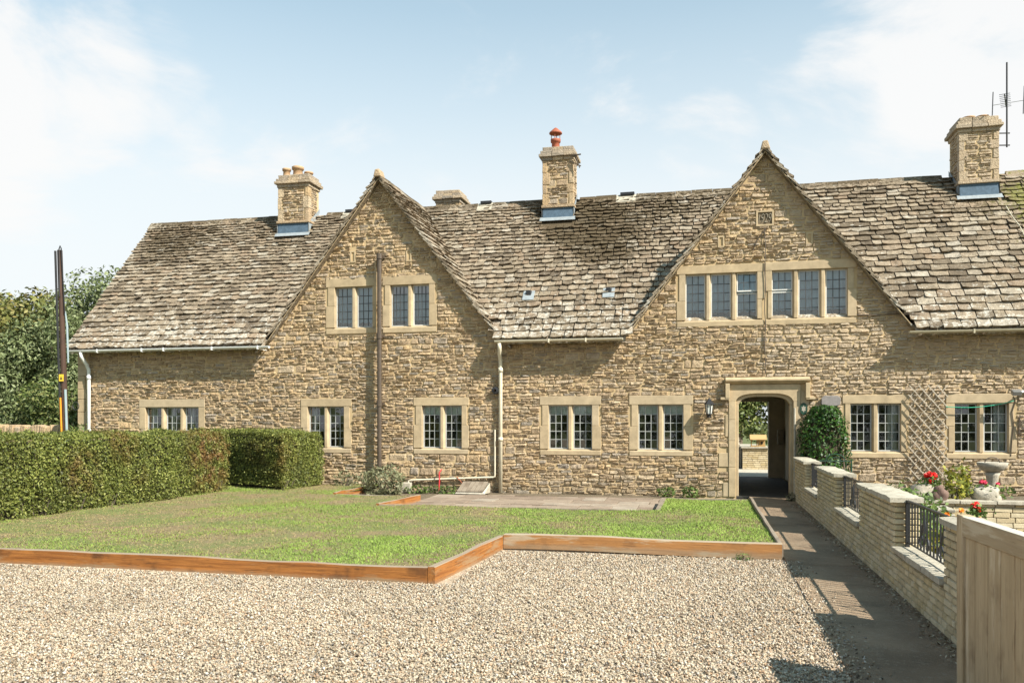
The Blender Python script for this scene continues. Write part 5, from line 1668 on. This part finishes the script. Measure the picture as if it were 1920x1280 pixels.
# ------------------------------------------------------------------ brick garden wall by the path
BW = thing('garden_wall', 'cream walling-brick garden wall with raised piers along the path', 'brick wall', (1.81, -6, 0))
WX0, WX1 = 1.70, 1.92
SILL = .365
PTOP = .815
PIERS = [(-2.50, -.62), (-6.02, -4.08), (-9.62, -7.80), (-13.3, -11.30)]
GAPS = [(-4.08, -2.50), (-7.80, -6.02), (-11.30, -9.62)]
MB().box(WX0 + .012, WX1 - .012, -13.3 + .01, -.62 - .01, -.05, SILL - .005).build('footing', 'brick_mortar', BW)
for y0, y1 in PIERS:
    MB().box(WX0 + .012, WX1 - .012, y0 + .012, y1 - .012, SILL - .005, PTOP - .004).build('pier_core', 'brick_mortar', BW)
bricks = []
ch_ = .0555
zc = .0
row = 0
while zc < PTOP - .02:
    segs = [(-13.3, -.62)] if zc + ch_ <= SILL + .01 else PIERS
    for a, b_ in segs:
        y = a
        while b_ - y > .01:
            l = R.choice((.10, .15, .20, .20, .25)) * R.uniform(.92, 1.08)
            if b_ - y - l < .07: l = b_ - y
            bricks.append((WX0, y, l, zc, 0)); bricks.append((WX1, y, l, zc, 1)); y += l
        if zc + ch_ > SILL + .01:
            for yy, s in ((a, -1), (b_, 1)):
                bricks.append((yy, WX0 + .006, .10, zc, 2 if s < 0 else 3)); bricks.append((yy, WX0 + .112, .098, zc, 2 if s < 0 else 3))
    zc += ch_; row += 1
MESHB = {}


def brick_mesh(l):
    """rock-faced block: length along local x, face towards -y"""
    key = (round(l / .02), R.randrange(3))
    if key in MESHB: return MESHB[key]
    L_ = key[0] * .02
    b = MB()
    nx = 4
    V = []
    us = [0, .045, .5, .955, 1]; vs_ = [0, .14, .86, 1]
    for j, v in enumerate(vs_):
        for i, u in enumerate(us):
            e = i in (0, 4) or j in (0, 3)
            V.append(((u - .5) * (L_ - .009), .012 if e else -R.uniform(.000, .006), (v - .5) * (ch_ - .006)))
    b.add(V, [(j * 5 + i, j * 5 + i + 1, (j + 1) * 5 + i + 1, (j + 1) * 5 + i) for j in range(3) for i in range(4)], R.random())
    me = bpy.data.meshes.new('brick'); me.from_pydata(b.v, [], b.f)
    me.attributes.new('rnd', 'FLOAT', 'FACE').data.foreach_set('value', np.array(b.r, dtype=np.float32))
    me.materials.append(MAT['walling_brick'])
    MESHB[key] = me
    return me


def brick_xf(q):
    a, s, l, z, k = q
    zc = z + ch_ / 2
    sc = l / (round(l / .02) * .02)
    if k == 0: M_ = Matrix.Translation((a, s + l / 2, zc)) @ Matrix.Rotation(-PI / 2, 4, 'Z')
    elif k == 1: M_ = Matrix.Translation((a, s + l / 2, zc)) @ Matrix.Rotation(PI / 2, 4, 'Z')
    elif k == 2: M_ = Matrix.Translation((s + l / 2, a, zc))
    else: M_ = Matrix.Translation((s + l / 2, a, zc)) @ Matrix.Rotation(PI, 4, 'Z')
    return M_ @ Matrix.Diagonal((sc, 1, 1, 1))


def bkey(q):
    a, s, l, z, k = q
    x, y = (a, s + l / 2) if k < 2 else (s + l / 2, a)
    f = {0: .45, 1: 0, 2: 1, 3: 0}[k]
    if k == 0 and y < -12.05: f = 0
    return -shown(x, y, z, l, ch_ * f)


bricks.sort(key=bkey)
rest = MB()
o0 = origin(BW)
for i, q in enumerate(bricks):
    me = brick_mesh(q[2]); M_ = brick_xf(q)
    if i < 300:
        o = bpy.data.objects.new('brick', me); COL.objects.link(o); o.parent = BW
        o.matrix_local = Matrix.Translation(-o0) @ M_
    else:
        vs = [M_ @ v.co for v in me.vertices]
        rest.add(vs, [tuple(p.vertices) for p in me.polygons], R.random())
rest.build('brickwork', 'walling_brick', BW, kind='stuff', recalc=False)
# copings on piers, sills in the gaps
for y0, y1 in PIERS:
    n_ = max(1, round((y1 - y0) / .62)); L_ = (y1 - y0 + .07) / n_
    for k in range(n_):
        a = y0 - .035 + L_ * k
        b = MB(); nx, ny = 3, 6
        V = []
        for j in range(ny + 1):
            for i in range(nx + 1):
                e = (i in (0, nx)) or (k == 0 and j == 0) or (k == n_ - 1 and j == ny)
                V.append((WX0 - .035 + (WX1 - WX0 + .07) * i / nx + (R.uniform(-.008, .008) if e else 0), a + .003 + (L_ - .006) * j / ny, PTOP + .058 + R.uniform(-.005, .005) - (.008 if e else 0)))
        m_ = len(V); V += [(x_, y_, PTOP + .004 + R.uniform(0, .004)) for x_, y_, z_ in V]
        F = []
        for j in range(ny):
            for i in range(nx):
                p_ = j * (nx + 1) + i; F.append((p_, p_ + 1, p_ + nx + 2, p_ + nx + 1)); F.append((m_ + p_, m_ + p_ + nx + 1, m_ + p_ + nx + 2, m_ + p_ + 1))
        for j in range(ny):
            for i in (0, nx): p_ = j * (nx + 1) + i; F.append((p_, p_ + nx + 1, m_ + p_ + nx + 1, m_ + p_))
        for i in range(nx):
            for j in (0, ny): p_ = j * (nx + 1) + i; F.append((p_, p_ + 1, m_ + p_ + 1, m_ + p_))
        b.add(V, F, R.random()).build('coping', 'coping_stone', BW)
for y0, y1 in GAPS:
    n_ = 3; L_ = (y1 - y0 - .01) / n_
    for k in range(n_):
        MB().box(WX0 - .03, WX1 + .03, y0 + .005 + L_ * k + .002, y0 + .005 + L_ * (k + 1) - .002, SILL, SILL + .05, R.random(), .005).build('sill', 'coping_stone', BW, bevel=.006)
    rx = (WX0 + WX1) / 2
    zb, zt = SILL + .055, .845
    ra = MB().box(rx - .012, rx + .012, y0 + .01, y1 - .01, zt - .016, zt).box(rx - .006, rx + .006, y0 + .01, y1 - .01, zb + .03, zb + .04).build('railing', 'black_iron', BW)
    MB().box(rx - .016, rx + .016, y1 - .05, y1 - .015, SILL + .045, zt - .017).build('post', 'black_iron', ra)
    MB().box(rx - .012, rx + .012, y0 + .012, y0 + .035, SILL + .045, zt - .017).build('post', 'black_iron', ra)
    n_ = int((y1 - y0) / .105)
    for k in range(1, n_):
        y = y0 + (y1 - y0) * k / n_
        MB().box(rx - .006, rx + .006, y - .006, y + .006, zb + .03, zt - .015).build('bar', 'black_iron', ra)
    for f in (.25, .62):
        yc = y0 + (y1 - y0) * f
        sc = MB()
        for s in (-1, 1):
            sc.tube([(rx, yc + s * (.10 - .085 * math.cos(a) * (1 - a / 9)), zb + .10 + .075 * math.sin(a) * (1 - a / 9)) for a in np.linspace(0, 5.4, 14)], .008, 5)
            sc.tube([(rx, yc + s * .10 * (1 - k / 6) ** 1.5 + s * .004, zb + .16 + .19 * k / 6) for k in range(7)], .008, 5)
        sc.build('scroll', 'black_iron', ra)
# leaf litter along the foot of the wall
n = 1500
yy = NR.uniform(-12.2, -1.2, n); xx = 1.69 - np.abs(NR.normal(0, .07, n)) - .005
P = np.stack([xx, yy, np.full(n, .016) + NR.uniform(0, .006, n)], 1)
o = leaves('leaf_litter', P, .026, 'litter', None, N=np.tile((0, 0, 1.0), (n, 1)), spread=.35, aspect=.6, kind='stuff', sv=.5)
o['label'] = 'dry leaf litter along the foot of the garden wall'

# ------------------------------------------------------------------ wooden gate standing open
GT = thing('wooden_gate', 'weathered wooden boarded gate standing open at the right', 'gate', (1.413, -12.777, 0))
GT.rotation_euler = (0, 0, math.radians(2.8) - PI / 2)     # local x runs from the far stile towards the near one
GH = 1.042


def gpart(name, x0, x1, y0, y1, z0, z1, mat, bev=.004):
    me_o = MB().box(x0, x1, y0, y1, z0, z1, R.random()).build(name, mat, None, bevel=bev)
    me_o.parent = GT
    return me_o


# local +y points to +X (garden side) after the turn; path side is -y
gpart('stile', .0, .094, -.022, .045, .06, GH, 'gate_wood')
gpart('stile', .976, 1.07, -.022, .045, .06, GH, 'gate_wood')
gpart('top_rail', .096, .974, -.024, .045, .929, GH - .004, 'rail_wood')
gpart('bottom_rail', .096, .974, .012, .045, .10, .24, 'rail_wood')
gpart('light_stop', .097, .973, .0072, .0095, .09, .926, 'gate_wood', 0)  # thin sheet added to block light through the plank gaps
bx = [.097, .248, .429, .597, .769, .873, .973]
for a, b_ in zip(bx[:-1], bx[1:]):
    gpart('plank', a + .003, b_ - .003, -.010 + R.uniform(-.002, .002), .006, .09, .926, 'gate_wood', .008)
gp = MB().box(1.40, 1.53, -14.06, -13.93, -.1, 1.15).build('gate_post', 'gate_wood', None, bevel=.008)
tag(gp, 'square wooden post at the hinge end of the open gate', 'post')

# ------------------------------------------------------------------ front garden on the right
RB = thing('raised_bed', 'low stone-walled raised flower bed in front of the right-hand windows', 'raised bed', (4.7, -4.2, 0))
bx0, bx1, by0, by1, bz = 2.55, 7.4, -5.0, -3.1, .40
MB().box(bx0 + .012, bx1 - .012, by0 + .012, by0 + .2, -.05, bz).build('core', 'brick_mortar', RB)
MB().add([(bx0, by0 + .2, bz - .03), (bx1, by0 + .2, bz - .03), (bx1, by1, bz - .03), (bx0, by1, bz - .03), (bx0, by1, -.05), (bx1, by1, -.05), (bx0, by0 + .2, -.05)], [(0, 1, 2, 3), (3, 2, 5, 4), (0, 3, 4, 6)]).build('bed_soil', 'bare_soil', RB, recalc=False)
z = 0; k = 0
while z < bz - .03:
    h = .072; x = bx0 - R.random() * .1
    while x < bx1:
        l = R.uniform(.16, .30); a, b_ = max(x, bx0), min(x + l, bx1)
        if b_ - a > .02: MB().box(a + .005, b_ - .005, by0 + R.uniform(-.004, .006), by0 + .1, z + .004, z + h - .004, R.uniform(.3, 1), .004).build('brick', 'walling_brick', RB, bevel=.006)
        x += l
    z += h
x = bx0 - .03
while x < bx1:
    l = R.uniform(.4, .6)
    MB().box(x + .003, x + l - .003, by0 - .04, by0 + .24, bz + .002, bz + .05, R.random(), .005).build('coping', 'coping_stone', RB, bevel=.008)
    x += l


def rock(label, c, rad, mat, name='rock'):
    o = MB().blob(c, rad, 3, .22).build(name, mat, smooth=True)
    return tag(o, label, 'rock')


rock('rounded grey boulder below the red flowers', (3.10, -4.75, .53), (.20, .16, .14), 'rock_grey')
rock('dark purple brown upright stone beside the yellow bush', (3.27, -4.95, .50), (.105, .10, .15), 'rock_brown')
rock('pale jagged rock below the pink flowers', (3.92, -4.72, .50), (.20, .14, .15), 'rock_pale')
pile = thing('slab_stack', 'small stack of pale flat stones behind the nearest railing', 'stones', (2.78, -6.6, 0))
MB().box(2.55, 2.98, -6.9, -6.3, 0, .34, .5, .02).build('block', 'rock_grey', pile, bevel=.02)
for k, (w, z) in enumerate(((.22, .36), (.19, .42), (.20, .475))):
    MB().box(2.77 - w, 2.77 + w, -6.85, -6.4, z - .02, z + .025, R.random(), .012).build('slab', 'rock_pale', pile, bevel=.01)


def flowers(name, label, c, rad, n, size, petal, leaf=True):
    t = thing(name, label, 'flowers', (c[0], c[1], max(0, c[2] - rad[2] - .15)))
    st_ = MB()
    for k in range(n):
        d = Vector((R.gauss(0, 1), R.gauss(0, 1), R.gauss(0, 1))).normalized()
        q = Vector(c) + Vector((d.x * rad[0], d.y * rad[1], abs(d.z) * rad[2] if R.random() < .7 else d.z * rad[2]))
        m_ = 22
        dd = NR.normal(size=(m_, 3)); dd /= np.linalg.norm(dd, axis=1, keepdims=True)
        leaves('blossom', np.array(q) + dd * size * .45, size * .75, petal, t, N=dd, spread=.4, aspect=.9)
        MB().tube([(c[0] + R.uniform(-.04, .04), c[1], c[2] - rad[2] - .14), (q.x, q.y, q.z)], .004, 4).build('stem', 'green_enamel', t)
    if leaf:
        m_ = 240
        dd = NR.normal(size=(m_, 3)) * np.array((rad[0] * 1.1, rad[1] * 1.1, .05)) + np.array(c) - np.array((0, 0, rad[2] + .05))
        leaves('foliage', dd, .055, 'green_leaf', t, aspect=.7)
    return t


flowers('red_begonia', 'bright red flower head on the rounded grey boulder', (3.17, -4.75, .76), (.07, .06, .06), 9, .062, 'petal_red')
flowers('pink_geranium', 'deep pink flowers on the pale jagged rock', (3.98, -4.66, .67), (.12, .08, .05), 8, .046, 'petal_pink')
flowers('red_begonia', 'single red bloom showing just above the open gate', (3.30, -6.5, .50), (.05, .05, .03), 4, .06, 'petal_red')
flowers('orange_flowers', 'orange and yellow flowers behind the nearest railing', (2.38, -9.3, .60), (.12, .45, .12), 5, .042, 'petal_orange')
flowers('orange_flowers', 'orange flowers at the right edge beside the gate top', (4.20, -6.6, .25), (.14, .2, .08), 4, .05, 'petal_orange')
bush('yellow_bush', 'yellow leaved shrub in the raised bed beside the brown stone', 'shrub', (3.52, -4.7, .60), (.24, .22, .34), 330, .075, 'yellow_leaf', .55, shell=.2)
bush('green_plant', 'green border plants behind the garden wall piers', 'plant', (2.35, -7.4, .40), (.25, 1.3, .42), 1400, .075, 'green_leaf', .45, shell=.3)
bush('yellow_plant', 'yellow green plants behind the nearest railing', 'plant', (2.35, -9.6, .28), (.25, 1.1, .36), 1100, .08, 'yellow_leaf', .45, shell=.3)
bush('green_plant', 'small green plants at the foot of the trellis', 'plant', (3.2, -3.9, .35), (.55, .35, .22), 900, .07, 'green_leaf', .5, shell=.3)
bush('trailing_plant', 'light leafy plant growing up below the right of the trellis', 'plant', (3.95, -3.6, .62), (.10, .10, .34), 180, .08, 'yellow_leaf', .5, shell=.2)

bbth = thing('bird_bath', 'stone bird bath with a shallow bowl below the right-most window', 'bird bath', (4.83, -2.0, 0))
MB().lathe([(.19, 0), (.20, .06), (.13, .10), (.085, .16), (.075, .45), (.10, .62), (.13, .68), (.06, .70)], (4.83, -2.0, 0), 18).build('pedestal', 'rock_pale', bbth, smooth=True)
MB().lathe([(.05, .68), (.16, .72), (.23, .80), (.245, .86), (.225, .865), (.19, .82), (.001, .79)], (4.83, -2.0, 0), 22).build('bowl', 'rock_pale', bbth, smooth=True)
MB().tube([(4.83 + .12 * math.cos(a), -2.0, .86 + .09 * math.sin(a)) for a in np.linspace(0, PI, 10)], .009, 5).build('handle', 'brown_iron', bbth)

gg = thing('metal_gate', 'small green metal garden gate with an arched top behind the first pier', 'gate', (2.45, -1.6, 0))
fr_ = MB().tube([(2.05, -1.6, 0), (2.05, -1.6, .86)], .014, 6).tube([(2.60, -1.6, 0), (2.60, -1.6, .86)], .014, 6).tube([(2.05, -1.6, .84), (2.60, -1.6, .84)], .011, 6).tube([(2.05, -1.6, .15), (2.60, -1.6, .15)], .011, 6)
fr_.build('frame', 'green_enamel', gg)
MB().tube([(2.32 + .17 * math.cos(a), -1.6, .84 + .13 * math.sin(a)) for a in np.linspace(0, PI, 12)], .010, 6).tube([(2.32 + .09 * math.cos(a), -1.6, .84 + .07 * math.sin(a)) for a in np.linspace(0, PI, 10)], .008, 6).build('arched_top', 'green_enamel', gg)
for k in range(1, 6): MB().tube([(2.05 + .092 * k, -1.6, .15), (2.05 + .092 * k, -1.6, .84)], .005, 5).build('bar', 'green_enamel', gg)

# swan ornament on a window sill
sw = thing('swan_ornament', 'white swan ornament on the inside sill of the window left of the trellis', 'ornament', (3.58, .2, .975))
MB().blob((3.60, .22, 1.03), (.085, .05, .045), 2, .05).build('body', 'swan_white', sw, smooth=True)
MB().tube([(3.54, .22, 1.04), (3.50, .22, 1.08), (3.52, .22, 1.13), (3.515, .22, 1.165), (3.49, .22, 1.165), (3.475, .22, 1.145)], [.02, .015, .012, .013, .012, .005], 7).build('neck', 'swan_white', sw, smooth=True)
vz = MB().lathe([(.001, 0), (.03, 0), (.045, .05), (.02, .11), (.03, .14)], (5.30, .22, .975), 12)
tag(vz.build('vase', 'cord_green', smooth=True), 'small teal vase inside the right-most window', 'vase')
for vx, lab in ((-5.72, 'small pot plant on the sill of the window nearest the cream downpipe'),):
    bush('pot_plant', lab, 'plant', (vx, .28, 1.07), (.07, .06, .10), 90, .05, 'green_leaf', .5, stem=False)

# ------------------------------------------------------------------ courtyard beyond the arch
CW = thing('courtyard_wall', 'cream brick wall end with coping seen through the archway', 'brick wall', (1.5, 10, 0))
MB().box(1.14, 1.92, 10.01, 13.5, 0, .70).build('core', 'brick_mortar', CW)
z = .03
while z < .68:
    x = 1.13 - R.random() * .1
    while x < 1.92:
        l = R.uniform(.13, .24); a, b_ = max(x, 1.13), min(x + l, 1.92)
        if b_ - a > .02: MB().box(a + .004, b_ - .004, 9.99 + R.uniform(-.004, .004), 10.05, z + .005, z + .06, R.uniform(.3, .8), .003).build('brick', 'walling_brick', CW)
        x += l
    z += .066
MB().box(1.08, 1.97, 9.93, 13.5, .70, .755, .6).build('coping', 'coping_stone', CW, bevel=.01)
bt = thing('bird_table', 'small golden wooden bird house standing on the courtyard wall', 'bird table', (1.62, 10.3, .755))
MB().box(1.40, 1.86, 10.1, 10.5, .757, .79).build('floor_board', 'pine', bt)
MB().box(1.64, 1.84, 10.14, 10.46, .79, .98).build('house_box', 'pine', bt, bevel=.004)
for px_ in (1.42, 1.60):
    for py_ in (10.13, 10.46): MB().box(px_ - .01, px_ + .01, py_ - .01, py_ + .01, .79, .985).build('post', 'pine', bt)
MB().prism([(10.05, .98), (10.30, 1.12), (10.55, .98), (10.55, 1.0), (10.30, 1.145), (10.05, 1.0)], 1.37, 1.89, 'x').build('roof', 'pine', bt)
MB().add([(1.74 + .035 * math.cos(2 * PI * k / 12), 10.137, .88 + .05 * math.sin(2 * PI * k / 12)) for k in range(12)], [tuple(range(12))]).build('entrance', 'door_dark', bt)
og = thing('garden_ornament', 'pale stone garden figures beside the bird house beyond the arch', 'ornament', (1.15, 11.0, 0))
MB().box(.70, 1.08, 10.8, 11.2, 0, .80, .5, .01).build('plinth', 'rock_grey', og)
for k, (x_, h_) in enumerate(((.78, .30), (.92, .36), (1.02, .26))):
    MB().lathe([(.05, 0), (.055, .03), (.03, .1), (.045, h_ * .6), (.03, h_ * .78), (.04, h_ * .9), (.001, h_)], (x_, 11.0, .80), 10).build('figure', 'rock_pale', og, smooth=True)
